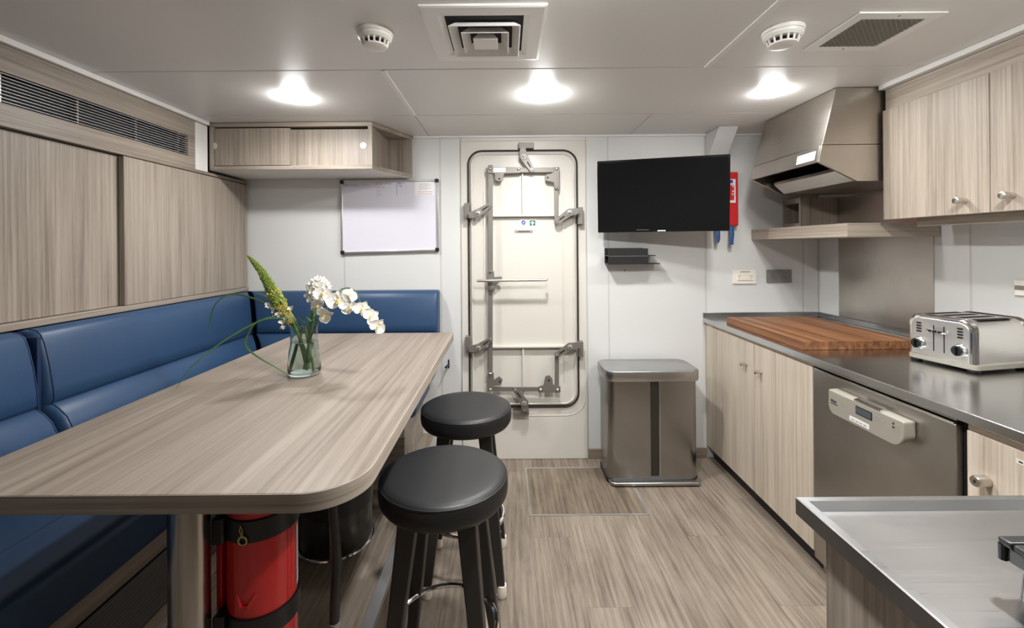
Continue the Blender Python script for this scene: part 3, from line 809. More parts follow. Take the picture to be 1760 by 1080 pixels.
MB().cyl((-0.415, 1.05, 0.462), (-0.415, 1.05, 0.452), 0.0125).build('nozzle', 'socketgrey', ex)

# round bin under the table
rb = thing('round_bin', 'dark round bin with red rim and chrome base ring beneath the table', 'bin', (-0.70, 1.80, ZP))
rc = (-0.70, 1.80, 0)
MB().lathe([(0.02, ZP + 0.012), (0.142, ZP + 0.012), (0.140, 0.33), (0.02, 0.33)], rc, 48).build('body', 'bindark', rb)
MB().lathe([(0.135, ZP + 0.001), (0.149, ZP + 0.001), (0.151, ZP + 0.006), (0.149, ZP + 0.012), (0.143, ZP + 0.014), (0.135, ZP + 0.012)], rc, 48).build('base_ring', 'chrome', rb)
MB().lathe([(0.10, 0.325), (0.144, 0.325), (0.145, 0.398), (0.10, 0.398)], rc, 48).build('black_band', 'black', rb)
MB().lathe([(0.10, 0.399), (0.146, 0.399), (0.148, 0.405), (0.147, 0.417), (0.140, 0.423), (0.05, 0.428), (0.02, 0.428)], rc, 48).build('red_lid', 'red', rb)
BX(-0.672, -0.655, 1.654, 1.662, ZP + 0.012, 0.325).build('highlight_strip', 'nickel', rb, bevel=0.003)  # nickel strip standing in for the bright highlight down the bin's side

# ================================================================ VASE AND FLOWERS
VX, VY = -0.722, 1.575
vase = thing('glass_vase', 'clear waisted glass vase of flowers standing on the table', 'vase', (VX, VY, TZ))
outer = [(0.001, 0.001), (0.048, 0.001), (0.054, 0.006), (0.0555, 0.02), (0.0545, 0.05), (0.051, 0.085), (0.0455, 0.11), (0.0445, 0.125), (0.046, 0.155), (0.0485, 0.182)]
inner = [(0.0470, 0.182), (0.0445, 0.155), (0.043, 0.125), (0.044, 0.11), (0.0495, 0.085), (0.053, 0.05), (0.054, 0.02), (0.050, 0.012), (0.001, 0.011)]
MB().lathe([(r, z + TZ) for r, z in outer + inner], (VX, VY, 0), 48).build('vessel', 'glass', vase, angle=60)
MB().lathe([(0.001, TZ + 0.0115), (0.0495, TZ + 0.0125), (0.0535, TZ + 0.02), (0.0525, TZ + 0.05), (0.049, TZ + 0.085), (0.0435, TZ + 0.11), (0.0428, TZ + 0.118), (0.001, TZ + 0.118)], (VX, VY, 0), 48).build('water', 'water', vase, angle=60)
def fp(px, py, dy=0.0): return at(px, py, VY + dy)
def V(x, y, z): return Vector((VX + x, VY + y, TZ + z))

# foxtail spike
sp = thing('foxtail_spike', 'tall green and yellow foxtail flower spike leaning left in the vase', 'flower', V(0, 0, 0.02))
axis = smoothline([V(0.010, 0.0, 0.022), V(-0.008, 0.0, 0.11), fp(505, 560), fp(488, 534), fp(470, 503), fp(450, 468), fp(426, 439)], 10)
MB().tube(axis, [0.0075 - 0.006 * i / len(axis) for i in range(len(axis))], 8).build('stem', 'stem', sp)
rnd = random.Random(5)
seg_ = axis[28:]
def spike(i0, i1, mat, rmax, size, count, name):
    m = MB()
    n = len(axis)
    for k in range(count):
        t = k / count; f = i0 + (i1 - i0) * t; i = min(int(f), n - 2); p = axis[i].lerp(axis[i + 1], f - i)
        d = (axis[i + 1] - axis[i]).normalized(); u = d.cross(Vector((0, 1, 0))).normalized(); v = d.cross(u)
        a = k * 2.39996; rad = rmax(t) * rnd.uniform(0.8, 1.08)
        q = p + (u * math.cos(a) + v * math.sin(a)) * rad
        dirv = ((u * math.cos(a) + v * math.sin(a)) * 0.8 + d * 0.9).normalized()
        rot = dirv.to_track_quat('Z', 'Y').to_matrix()
        s0 = size(t) * rnd.uniform(0.8, 1.2)
        m.ball(q, s0 * 0.55, s0 * 0.55, s0, n=5, m=4, rot=rot)
    o = m.build(name, mat, sp); o['kind'] = 'stuff'; return o
n_ = len(axis) - 1
spike(n_ * 0.56, n_, 'bud', lambda t: 0.020 * (1 - t) ** 0.7 + 0.001, lambda t: 0.0085 * (1 - 0.6 * t), 400, 'green_buds')
spike(n_ * 0.36, n_ * 0.68, 'budy', lambda t: 0.012 + 0.008 * t, lambda t: 0.0072, 210, 'yellow_buds')
def petal(m, c, direction, up, ln, wd, cup=0.25, n=6):
    """a rounded cupped petal of real thickness"""
    d = Vector(direction).normalized(); u = Vector(up); u = (u - d * u.dot(d)).normalized(); s_ = d.cross(u)
    rows = []
    for i in range(n + 1):
        t = i / n
        w_ = wd * math.sin(math.pi * min(1, (0.08 + 0.92 * t)) ** 0.8) ** 0.7 * (1 if t < 1 else 0.25)
        cen = Vector(c) + d * ln * t + u * cup * ln * t * t
        ring = []
        for a, hh in ((-1, 0.0), (-0.5, -0.10), (0, -0.14), (0.5, -0.10), (1, 0.0)):
            ring.append(cen + s_ * a * w_ / 2 + u * (hh * wd))
        for a, hh in ((0.5, -0.13), (0, -0.17), (-0.5, -0.13)):
            ring.append(cen + s_ * a * w_ / 2 + u * (hh * wd))
        rows.append(ring)
    m.loft(rows)
mm = MB()
for px, py in ((463, 524), (468, 533), (480, 540), (486, 553), (488, 560), (500, 528), (474, 547), (493, 548)):
    c_ = fp(px, py, rnd.uniform(-0.02, 0.0))
    for k in range(4):
        a = rnd.uniform(0, 6.28)
        petal(mm, c_, (math.cos(a), -0.5, math.sin(a)), (0, -1, 0), 0.016, 0.011, 0.3, 4)
mm.build('open_florets', 'petalc', sp)

# white stock / hydrangea-like head
st = thing('white_stock', 'upright white ruffled blossom head on thick green stem in vase', 'flower', V(0.01, 0.01, 0.02))
ax2 = smoothline([V(0.0, 0.008, 0.02), V(0.012, 0.008, 0.10), fp(536, 556, 0.01), fp(540, 530, 0.01), fp(546, 500, 0.01)], 8)
MB().tube(ax2, [0.0085 - 0.003 * i / len(ax2) for i in range(len(ax2))], 8).build('stem', 'stem', st)
mm = MB()
cen = fp(548, 497, 0.01)
for k in range(34):
    z = 1 - 2 * (k + 0.5) / 34; a = k * 2.39996; r_ = math.sqrt(1 - z * z)
    dirv = Vector((r_ * math.cos(a), r_ * math.sin(a), z))
    base = cen + Vector((dirv.x * 0.026, dirv.y * 0.026, dirv.z * 0.031))
    t_ = dirv.cross(Vector((0.3, 0.2, 1))).normalized(); t2 = dirv.cross(t_); b0 = rnd.uniform(0, 6.28)
    for j in range(5):
        b = b0 + j * 1.2566 + rnd.uniform(-0.2, 0.2)
        petal(mm, base, (t_ * math.cos(b) + t2 * math.sin(b)) * 0.8 + dirv * rnd.uniform(0.5, 1.0), dirv, rnd.uniform(0.016, 0.021), 0.017, 0.35, 4)
for k in range(14):
    base = fp(534 + rnd.uniform(-7, 12), 505 + k * 1.8, rnd.uniform(-0.02, 0.02))
    for j in range(3):
        b = rnd.uniform(0, 6.28)
        petal(mm, base, (math.cos(b), -0.4, math.sin(b)), (0, -1, 0.2), 0.014, 0.011, 0.3, 3)
hd = mm.build('blossom_head', 'petal', st, angle=80)
MB().ball(cen, 0.027, n=14, m=10).build('blossom_core', 'petalc', st)
for (p, q, wd) in (((536, 552), (524, 545), 0.010), ((538, 548), (552, 535), 0.012), ((534, 558), (553, 545), 0.012), ((540, 540), (548, 520), 0.010), ((530, 556), (515, 548), 0.009)):
    m2 = MB(); P, Q = fp(*p), fp(*q, -0.02)
    petal(m2, P, Q - P, (0, -0.6, 0.8), (Q - P).length * 1.3, wd, 0.1, 5); m2.build('leaf', 'stem', st)

# orchid spray
orc = thing('orchid_spray', 'arching white orchid spray hanging over the right of the vase', 'flower', V(0.02, -0.01, 0.02))
ax3 = smoothline([V(0.012, -0.012, 0.02), V(0.02, -0.012, 0.11), fp(545, 556, -0.02), fp(553, 540, -0.03), fp(565, 523, -0.04), fp(585, 519, -0.05), fp(606, 530, -0.05), fp(620, 541, -0.05), fp(634, 553, -0.05), fp(645, 562, -0.05)], 8)
MB().tube(ax3, 0.0026, 8).build('stem', 'stemdk', orc)
def blossom(px, py, dep, size, face, roll, mat='petal'):
    c_ = fp(px, py, dep); f = Vector(face).normalized()
    x = f.cross(Vector((0, 0, 1))).normalized(); y = x.cross(f)
    size *= 1.18
    m = MB()
    for ang, ln, wd in ((0, 1.0, 1.25), (180, 1.0, 1.25), (90, 0.95, 0.75), (215, 0.95, 0.7), (325, 0.95, 0.7)):
        a = R(ang + roll)
        off = f * (0.004 if ang in (0, 180) else 0.0)
        petal(m, c_ + off, x * math.cos(a) + y * math.sin(a), f, size * ln, size * wd, 0.12, 6)
    b = m.build('blossom', mat, orc, angle=80)
    m = MB().ball(c_ + f * 0.008, size * 0.16, size * 0.16, size * 0.2, 8, 6)
    petal(m, c_ + f * 0.006, (-y * 0.6 + f * 0.8), f, size * 0.45, size * 0.3, 0.3, 4)
    m.build('lip', 'lip', b)
blossom(556, 506, -0.055, 0.030, (0.1, -1, 0.25), 10)
blossom(549, 527, -0.045, 0.024, (-0.5, -1, 0.1), 50)
blossom(557, 541, -0.060, 0.028, (0.2, -1, -0.5), 80)
blossom(582, 518, -0.075, 0.037, (0.15, -1, 0.1), 5)
blossom(600, 508, -0.055, 0.025, (0.7, -1, 0.3), 25)
blossom(602, 529, -0.065, 0.026, (0.4, -1, -0.3), -20)
blossom(622, 532, -0.070, 0.028, (0.5, -1, 0.0), 30)
blossom(637, 545, -0.070, 0.028, (0.5, -1, 0.1), 60)
blossom(648, 561, -0.070, 0.027, (0.6, -0.9, -0.2), 40)

# grass blades
blades = [
 ('longest grass blade arching left and touching the tabletop', [(518, 566, 0), (505, 551, 0.0), (460, 547, -0.02), (390, 583, -0.07), (330, 630, -0.13), (303, 668, -0.168)]),
 ('grass blade looping down left and lying on the table by vase', [(516, 566, -0.01), (500, 548, -0.03), (447, 551, -0.06), (425, 578, -0.075), (424, 597, -0.09), (445, 615, -0.10), (490, 641, -0.085), (506, 656, -0.085)]),
 ('pale upper grass blade curving back over the blue bench', [(516, 562, 0.01), (470, 530, 0.03), (432, 512, 0.05), (396, 506, 0.06), (371, 522, 0.05), (361, 552, 0.04), (361, 574, 0.03)]),
 ('short grass blade behind the foxtail spike', [(514, 562, 0.02), (480, 526, 0.05), (458, 510, 0.07), (438, 503, 0.09)]),
 ('small grass blade arching behind the white orchids', [(530, 562, 0.02), (560, 515, 0.05), (592, 496, 0.06), (612, 502, 0.06), (619, 520, 0.05)])]
for lb, pts in blades:
    line = smoothline([fp(*p) for p in pts], 10)
    m = MB(); rows = []
    for i, p in enumerate(line):
        t = i / (len(line) - 1); wd = 0.0030 * math.sin(math.pi * (0.12 + 0.86 * t)) + 0.0006
        d = (line[min(i + 1, len(line) - 1)] - line[max(i - 1, 0)]).normalized()
        s_ = d.cross(Vector((0, -0.8, 0.6))).normalized(); u = s_.cross(d)
        p = Vector((p.x, p.y, max(p.z, TZ + 0.003)))
        rows.append([p - s_ * wd, p - u * 0.0006, p + s_ * wd, p + u * 0.0006])
    m.loft(rows)
    tag(m.build('grass_blade', 'leaf', angle=80), lb, 'grass', 'grass blades in the vase')
# a few cut stems standing in the water
for k, (x0, y0, x1, y1, z1, lb) in enumerate(((-0.036, 0.0, -0.008, 0.004, 0.17, 'thin cut stem leaning left in the vase water'), (0.036, -0.014, 0.006, -0.004, 0.17, 'cut green stem leaning right in the vase water'))):
    tag(MB().tube([V(x0, y0, 0.016), V((x0 + x1) / 2, (y0 + y1) / 2, 0.09), V(x1, y1, z1)], 0.004, 8).build('cut_stem', 'stemdk' if k == 0 else 'stem'), lb, 'stem', 'cut stems in the vase')

# ================================================================ END WALL THINGS
# television on an arm
tv = thing('television', 'black flat television angled out from the end wall', 'television', (0, 0, 0))
pl = at(1027, 339, 2.68); pr = at(1255, 331.5, 2.495)
mid = (pl + pr) / 2
ang = math.atan2(pr.y - pl.y, pr.x - pl.x)
tv.location = (mid.x, mid.y, mid.z); tv.rotation_euler = (R(5), 0, ang); LOC[tv] = Vector((0, 0, 0))
hw = (pr - pl).length / 2; hh = 0.2155
MB().prism(rrect(-hw, hw, -hh, hh, 0.006, 3), 1, 0.0, 0.03).build('bezel', 'blackgloss', tv, local=True, bevel=0.002)
BX(-hw + 0.012, hw - 0.012, -0.0008, 0.001, -hh + 0.018, hh - 0.012).build('screen', 'screen', tv, local=True)
MB().prism(rrect(-0.25, 0.25, -0.16, 0.16, 0.03, 4), 1, 0.03, 0.06).build('rear_housing', 'black', tv, local=True, bevel=0.01)
BX(-0.022, 0.022, -0.0015, 0.0005, -hh + 0.004, -hh + 0.010).build('brand_mark', 'signwhite', tv, local=True)
BX(-0.14, -0.07, -0.001, 0.0005, -hh + 0.0125, -hh + 0.0145).build('sensor_strip', 'socketgrey', tv, local=True)
nrm = Vector((-math.sin(ang), math.cos(ang), 0))
pc = Vector((mid.x, mid.y, mid.z)) + nrm * 0.050
wp_ = BX(mid.x + 0.02, mid.x + 0.16, YB - 0.012, YB - 0.0008, mid.z - 0.08, mid.z + 0.08).build('wall_plate', 'black', origin=(0, 0, 0), bevel=0.002)
sa_ = MB().tube([pc, pc + nrm * 0.06, Vector((mid.x + 0.09, YB - 0.011, mid.z))], 0.014, 10).build('swivel_arm', 'black', origin=(0, 0, 0))

for o_ in (wp_, sa_):
    o_.parent = tv; o_.matrix_parent_inverse = tv.matrix_basis.inverted()

# small black wall shelf with box
ms = thing('media_shelf', 'small black wall shelf bracket beneath the television', 'shelf', (0.78, YB, 1.22))
p0, p1 = at(1046, 455, 2.70), at(1114, 427, 2.70)
xs0, xs1, z0_, z1_ = p0.x, p1.x, p0.z, p1.z
BX(xs0, xs1, 2.700, 2.706, z0_, z1_).build('front_plate', 'black', ms, bevel=0.001)
BX(xs0, xs1 + 0.075, 2.706, YB - 0.001, z0_, z0_ + 0.006).build('tray', 'black', ms, bevel=0.001)
BX(xs0, xs1 + 0.05, 2.712, YB - 0.001, z0_ + 0.050, z0_ + 0.055).build('tray', 'black', ms, bevel=0.001)
BX(xs0, xs1, YB - 0.006, YB - 0.001, z0_ + 0.006, z0_ + 0.10).build('rear_plate', 'black', ms)
BX(xs0 + 0.002, xs1 - 0.002, 2.6985, 2.7003, z0_ + 0.050, z0_ + 0.052).build('fold_line', 'socketgrey', ms)
MB().ball(at(1074, 465, YB - 0.002), 0.005, n=8, m=6).build('wall_screw', 'socketgrey', ms)

# fire blanket box
fb = thing('fire_blanket_box', 'red fire blanket box with blue pull straps half hidden by television', 'fire blanket', (1.35, YB, 1.47))
p0, p1 = at(1215, 388.5, 2.765), at(1269, 295.5, 2.765)
MB().prism(rrect(p0.x, p1.x, p0.z, p1.z, 0.006, 4), 1, 2.765, YB - 0.001).build('case', 'redbox', fb, bevel=0.006)
q0, q1 = at(1222, 349, 2.765), at(1264, 308, 2.765)
lb_ = BX(q0.x, q1.x, 2.7635, 2.766, q0.z, q1.z).build('label', 'paper', fb)
q0, q1 = at(1226, 344.5, 2.764), at(1261.5, 318, 2.764)
BX(q0.x, q1.x, 2.7625, 2.7637, q0.z, q1.z).build('label_field', 'redbox', lb_)
q0, q1 = at(1250, 315, 2.764), at(1259.5, 309.5, 2.764)
BX(q0.x, q1.x, 2.7625, 2.7637, q0.z, q1.z).build('label_mark', 'signblue', lb_)
for px, py in ((1259.5, 320), (1259.5, 329), (1259, 334)):
    P = at(px, py, 2.763)
    BX(P.x - 0.004, P.x + 0.004, 2.7615, 2.7628, P.z - 0.005, P.z + 0.005).build('label_glyph', 'paper', lb_)
for px, y0, y1, wd, tip in ((1232.5, 386, 418, 0.014, 0.004), (1257.5, 386, 421, 0.014, 0.012)):
    A = at(px, y0, 2.775); B2 = at(px + (2 if tip < 0.01 else 0), y1, 2.760)
    mid_ = (A + B2) / 2 + Vector((0, -0.006, 0))
    rows = []
    for p, w2 in ((A, wd), (mid_, wd), (B2 + Vector((0, 0, 0.02)), wd * 0.9), (B2, tip)):
        rows.append([p + Vector((-w2, 0, 0)), p + Vector((0, -0.004, 0)), p + Vector((w2, 0, 0)), p + Vector((0, 0.004, 0))])
    MB().loft(rows).build('pull_strap', 'bluestrap', fb, bevel=0.001)

# small catch on the wall beside the door
hk = thing('wall_catch', 'small dark metal catch on the wall between table and door', 'catch', at(768, 626, YB - 0.001))
P = at(771.5, 625, YB)
BX(P.x - 0.004, P.x + 0.004, YB - 0.006, YB - 0.0008, P.z - 0.028, P.z + 0.026).build('plate', 'gasket', hk, bevel=0.001)
MB().cyl((P.x, YB - 0.004, P.z - 0.006), (P.x - 0.012, YB - 0.07, P.z - 0.006), 0.006, n=12).build('pin', 'black', hk)
# sockets
so = thing('wall_socket', 'cream double wall socket above the counter on end wall', 'socket', (1.46, YB, 1.15))
p0, p1 = at(1258, 488, YB), at(1298, 465, YB)
MB().prism(rrect(p0.x, p1.x, p0.z, p1.z, 0.004, 3), 1, YB - 0.010, YB - 0.0008).build('plate', 'cream', so, bevel=0.002)
q0, q1 = at(1265, 482, YB), at(1292, 471, YB)
BX(q0.x, q1.x, YB - 0.015, YB - 0.010, q0.z, q1.z).build('insert', 'cream', so, bevel=0.001)
for px in (1268.5, 1288.5):
    for dx, dz, rt in ((-0.006, 0.006, 25), (0.006, 0.006, -25), (0.0, -0.008, 0)):
        P = at(px, 476, YB)
        m = MB().prism([(P.x + dx + u * math.cos(R(rt)) - v * math.sin(R(rt)), P.z + dz + u * math.sin(R(rt)) + v * math.cos(R(rt))) for u, v in ((-0.0012, -0.004), (0.0012, -0.004), (0.0012, 0.004), (-0.0012, 0.004))], 1, YB - 0.0155, YB - 0.0145)
        m.build('pin_slot', 'void', so)
q0, q1 = at(1271, 468.2, YB), at(1287, 466.4, YB)
BX(q0.x, q1.x, YB - 0.0105, YB - 0.0098, q0.z, q1.z).build('print_line', 'signgrey', so)
so = thing('wall_socket', 'grey double wall socket with round outlets beside cream socket', 'socket', (1.68, YB, 1.15))
p0, p1 = at(1317, 486, YB), at(1359, 463.5, YB)
MB().prism(rrect(p0.x, p1.x, p0.z, p1.z, 0.004, 3), 1, YB - 0.010, YB - 0.0008).build('plate', 'socketgrey', so, bevel=0.002)
for px in (1328, 1348.5):
    P = at(px, 474.8, YB)
    MB().lathe([(0.013, YB - 0.011), (0.0185, YB - 0.013), (0.021, YB - 0.011), (0.021, YB - 0.0095), (0.013, YB - 0.0095)], (P.x, 0, P.z), 24, 'y').build('outlet_ring', 'socketgrey', so)
    o = MB().lathe([(0.001, YB - 0.0102), (0.0135, YB - 0.0102), (0.0135, YB - 0.0096)], (P.x, 0, P.z), 24, 'y').build('outlet_well', 'lcd', so)
    for s_ in (-1, 1):
        MB().lathe([(0.0022, YB - 0.0112), (0.0022, YB - 0.010)], (P.x + s_ * 0.006, 0, P.z), 8, 'y').build('pin_hole', 'void', o)
# switch plate on the right wall, partly cut by the frame
sw = thing('wall_switch', 'white wall switch plate on the side wall at right edge', 'switch', (XR, 1.66, 1.15))
BX(XR - 0.012, XR - 0.0008, 1.56, 1.72, 1.145, 1.205).build('plate', 'cream', sw, bevel=0.002)
BX(XR - 0.016, XR - 0.0121, 1.585, 1.715, 1.168, 1.184).build('rocker', 'socketgrey', sw, bevel=0.001)

# ================================================================ KITCHEN RUN ON THE RIGHT
XD = 1.265                       # face of doors
ZT = 0.89                        # counter top
XCF = 1.245
ct = thing('steel_worktop', 'long stainless steel worktop with low upstand along the side wall', 'worktop', (1.6, 1.2, 0.86))
YC0 = -0.6
BX(XCF, XR - 0.001, YC0, YB - 0.001, ZT - 0.03, ZT).build('top', 'steel_y', ct, bevel=0.003, seg=3)
BX(XCF, XR - 0.012, YB - 0.011, YB - 0.001, ZT + 0.0005, ZT + 0.030).build('upstand', 'steel_x', ct, bevel=0.001)
BX(XR - 0.011, XR - 0.001, YC0, YB - 0.001, ZT + 0.0005, ZT + 0.030).build('upstand', 'steel_y', ct, bevel=0.001)

def knob(mb_parent, P, mat='nickel', r=0.011, ln=0.034):
    """turned knob that points to -X from a door face"""
    x = P[0]
    return MB().lathe([(r * 0.5, x), (r * 0.75, x - 0.002), (r * 0.6, x - 0.012), (r * 0.85, x - 0.016), (r * 1.0, x - ln + 0.004), (r * 1.0, x - ln + 0.001), (r * 0.8, x - ln), (0.001, x - ln)], (0, P[1], P[2]), 20, 'x').build('knob', mat, mb_parent)

bc = thing('base_cabinet', 'wood two-door base cabinet at the far end under the worktop', 'cabinet', (1.6, 2.32, 0))
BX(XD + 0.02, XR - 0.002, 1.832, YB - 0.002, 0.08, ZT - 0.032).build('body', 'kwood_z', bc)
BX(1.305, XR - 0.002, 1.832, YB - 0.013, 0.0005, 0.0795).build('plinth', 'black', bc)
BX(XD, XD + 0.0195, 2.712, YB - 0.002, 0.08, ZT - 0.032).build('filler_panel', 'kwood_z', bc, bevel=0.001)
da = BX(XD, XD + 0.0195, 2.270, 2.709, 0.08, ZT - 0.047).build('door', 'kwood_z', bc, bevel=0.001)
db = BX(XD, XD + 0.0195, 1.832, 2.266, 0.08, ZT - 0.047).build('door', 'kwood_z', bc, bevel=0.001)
BX(XD + 0.003, XD + 0.0195, 1.832, 2.71, ZT - 0.0455, ZT - 0.032).build('top_rail', 'kwood_y', bc)
knob(da, (XD, at(1282, 626, 2.335).y, at(1282, 626, 2.335).z), r=0.0105)
knob(db, (XD, 2.20, at(1306, 640, 2.20).z), r=0.0105)

dw = thing('dishwasher', 'built-in stainless dishwasher with grey control panel under worktop', 'dishwasher', (1.6, 1.53, 0))
BX(XD + 0.02, XR - 0.002, 1.236, 1.826, 0.08, ZT - 0.034).build('body', 'void', dw)
dd = BX(XD - 0.002, XD + 0.0195, 1.246, 1.826, 0.06, 0.838).build('door', 'dish', dw, bevel=0.003)
BX(XD + 0.0, XD + 0.0195, 1.246, 1.826, 0.848, ZT - 0.033).build('top_strip', 'dish', dw)
BX(XD - 0.004, XD + 0.006, 1.25, 1.82, 0.8385, 0.8425).build('door_edge', 'polish', dd)
BX(1.30, XR - 0.002, 1.236, 1.826, 0.0005, 0.059).build('plinth', 'dish', dw)
# control panel: rounded front, tapering back to the door
XCPF = 1.226
fr_ = rrect(1.370, 1.690, 0.707, 0.796, 0, 8, radii=(0.045, 0.03, 0.006, 0.006))
bk_ = rrect(1.366, 1.694, 0.735, 0.799, 0, 8, radii=(0.02, 0.02, 0.006, 0.006))
cp = MB().loft([[(XCPF, y, z) for y, z in fr_], [(XD - 0.002, y, z) for y, z in bk_]]).build('control_panel', 'greyp', dw, bevel=0.004, seg=3)
def dwp(px, py):
    Y = XCPF * FPX / (px - CXP - ROLL * (py - CYP)); return at(px, py, Y)
xf = XCPF - 0.0004
BX(xf - 0.0008, xf + 0.002, 1.487, 1.556, 0.753, 0.781).build('display_frame', 'black', cp)
BX(xf - 0.0014, xf, 1.490, 1.553, 0.756, 0.778).build('display', 'lcd', cp)
MB().prism([(1.226, 0.7965), (1.226, 0.8005), (1.25, 0.806), (1.25, 0.7975)], 1, 1.455, 1.565).build('handle_recess', 'polish', cp)
a_, b_ = dwp(1458, 720), dwp(1490, 736)
BX(xf - 0.0012, xf, 1.498, 1.584, 0.719, 0.735).build('sticker', 'paper', cp)
for y in (1.575, 1.557, 1.54, 1.522):
    BX(xf - 0.0016, xf - 0.001, y - 0.013, y, 0.7245, 0.7285).build('print_line', 'signgrey', cp)
text('lettering', 'Miele', 0.0135, 'ink', cp, (xf - 0.0002, 1.676, 0.755), (0, -1, 0), (0, 0, 1), 0.0003)
text('lettering', 'PROFESSIONAL', 0.0052, 'ink', cp, (xf - 0.0002, 1.676, 0.7475), (0, -1, 0), (0, 0, 1), 0.0001)
for (y, z, r) in ((1.62, 0.775, 2), (1.62, 0.76, 2), (1.60, 0.765, 2), (1.60, 0.75, 2), (1.585, 0.758, 2), (1.47, 0.776, 2), (1.457, 0.776, 2), (1.47, 0.764, 2), (1.457, 0.764, 2), (1.444, 0.770, 2), (1.457, 0.752, 2), (1.405, 0.778, 3), (1.405, 0.766, 3)):
    MB().lathe([(0.001, xf - 0.0008), (0.0012 * r, xf - 0.0008), (0.0012 * r, xf + 0.001)], (0, y, z), 10, 'x').build('button', 'signgrey' if r == 2 else 'ink', cp)
for k, z in enumerate((0.778, 0.772, 0.766, 0.760)):
    BX(xf - 0.0006, xf + 0.0005, 1.382, 1.398, z - 0.0008, z + 0.0008).build('print_line', 'signgrey', cp)

bc2 = thing('base_cabinet', 'wood base cabinet with keyed knob right of the dishwasher', 'cabinet', (1.6, 0.9, 0))
BX(XD + 0.02, XR - 0.002, YC0, 1.218, 0.08, ZT - 0.032).build('body', 'kwood_z', bc2)
BX(1.305, XR - 0.002, YC0, 1.218, 0.0005, 0.0795).build('plinth', 'black', bc2)
dr = BX(XD, XD + 0.0195, 0.800, 1.218, 0.08, ZT - 0.055).build('door', 'kwood_z', bc2, bevel=0.001)
BX(XD + 0.004, XD + 0.0195, 0.80, 1.218, ZT - 0.053, ZT - 0.032).build('top_rail', 'kwood_y', bc2)
P = at(1690, 827, 1.17)
kn = MB().lathe([(0.008, XD), (0.015, XD - 0.001), (0.0145, XD - 0.030), (0.013, XD - 0.033), (0.001, XD - 0.033)], (0, 1.168, P.z), 24, 'x').build('lock_knob', 'nickel', dr)
MB().prism([(1.1655, P.z - 0.004), (1.1705, P.z - 0.004), (1.1705, P.z + 0.004), (1.1655, P.z + 0.004)], 0, XD - 0.0335, XD - 0.0325).build('keyhole', 'void', kn)
Pl = at(1746, 793, 1.098)
BX(XD - 0.001, XD, 1.04, 1.100, Pl.z - 0.005, Pl.z + 0.007).build('label_tape', 'cream', dr)
for y in (1.094, 1.082, 1.068): BX(XD - 0.0014, XD - 0.0008, y - 0.009, y, Pl.z - 0.001, Pl.z + 0.003).build('print_line', 'ink', dr)
MB().tube([(XD - 0.001, 1.088, P.z + 0.004), (XD - 0.03, 1.082, P.z + 0.002), (XD - 0.034, 1.076, P.z - 0.012), (XD - 0.02, 1.072, P.z - 0.03), (XD - 0.012, 1.07, P.z - 0.045)], 0.005, 8).build('hook', 'polish', dr)

# cutting board of glued staves
cb = thing('butcher_block', 'thick brown wooden cutting board lying on the steel worktop', 'cutting board', (1.54, 2.26, ZT))
CB = (1.285, 1.775, 1.92, 2.585)
nst = 13
for i in range(nst):
    x0 = CB[0] + (CB[1] - CB[0]) * i / nst; x1 = CB[0] + (CB[1] - CB[0]) * (i + 1) / nst
    BX(x0 + 0.0001, x1 - 0.0001, CB[2], CB[3], ZT + 0.0008, ZT + 0.037).build('stave', 'walnut', cb, bevel=0.0006, seg=1)

# toaster ---------------------------------------------------------------
to = thing('toaster', 'brushed steel four-slot toaster with black knobs on the worktop', 'toaster', (0, 0, 0))
fa = Vector((1.598, 1.765, 0)); fb_ = Vector((1.640, 1.545, 0))
ex_ = (fb_ - fa).normalized(); ey = Vector((-ex_.y, ex_.x, 0))   # along the face, and into the body
TW = (fb_ - fa).length; TD = 0.265; TH = 0.185
to.location = (fa.x, fa.y, ZT); to.rotation_euler = (0, 0, math.atan2(ex_.y, ex_.x)); LOC[to] = Vector((0, 0, 0))
# local frame: x along face (far -> near), y into the body, z up
def arch(inset, z0, ztop, r):
    pts = rrect(inset, TW - inset, z0, ztop, 0, 8, radii=(0.0, 0.0, r, r)); return pts
MB().loft([[(x, y, z) for x, z in arch(0.010, 0.030, TH - 0.003, 0.035)] for y in (0.028, TD - 0.028)]).build('wrap', 'toast', to, local=True)
for y0, y1, s_ in ((0.0, 0.028, 1), (TD - 0.028, TD, -1)):
    rings = []
    for f, ins in ((0, 0.012), (0.12, 0.006), (0.3, 0.003), (0.5, 0.006), (0.62, 0.003), (0.8, 0.006), (1.0, 0.011)):
        y = y0 + (y1 - y0) * f if s_ == 1 else y1 - (y1 - y0) * f
        rings.append([(x, y, z) for x, z in arch(ins, 0.028, TH + 0.004 - ins, 0.040)])
    MB().loft(rings).build('end_cap', 'polish', to, local=True, angle=25)
fp_ = MB().prism(arch(0.018, 0.030, TH - 0.012, 0.032), 1, -0.003, 0.002).build('face_plate', 'toast', to, local=True, bevel=0.002)
MB().prism(rrect(-0.002, TW + 0.002, -0.002, TD + 0.002, 0.02, 5), 2, 0.010, 0.030).build('base', 'greyp', to, local=True, bevel=0.003)
for x in (0.02, TW - 0.02):
    for y in (0.02, TD - 0.02):
        MB().lathe([(0.016, 0.0005), (0.018, 0.002), (0.018, 0.0105)], (x, y, 0), 16).build('foot', 'black', to, local=True)
for x in (0.105 * TW / 0.22 - 0.012, 0.105 * TW / 0.22 + 0.022):
    BX(x - 0.0018, x + 0.0018, -0.0036, -0.0028, 0.052, 0.150).build('lever_slot', 'void', to, local=True)
for x in (0.100, 0.118):
    MB().ball((x, -0.014, 0.129), 0.016, 0.012, 0.006, 12, 8).build('lever', 'blackgloss', to, local=True)
MB().tube([(0.078, -0.012, 0.131), (0.110, -0.019, 0.129), (0.142, -0.012, 0.127)], 0.004, 10).build('lever', 'chrome', to, local=True)
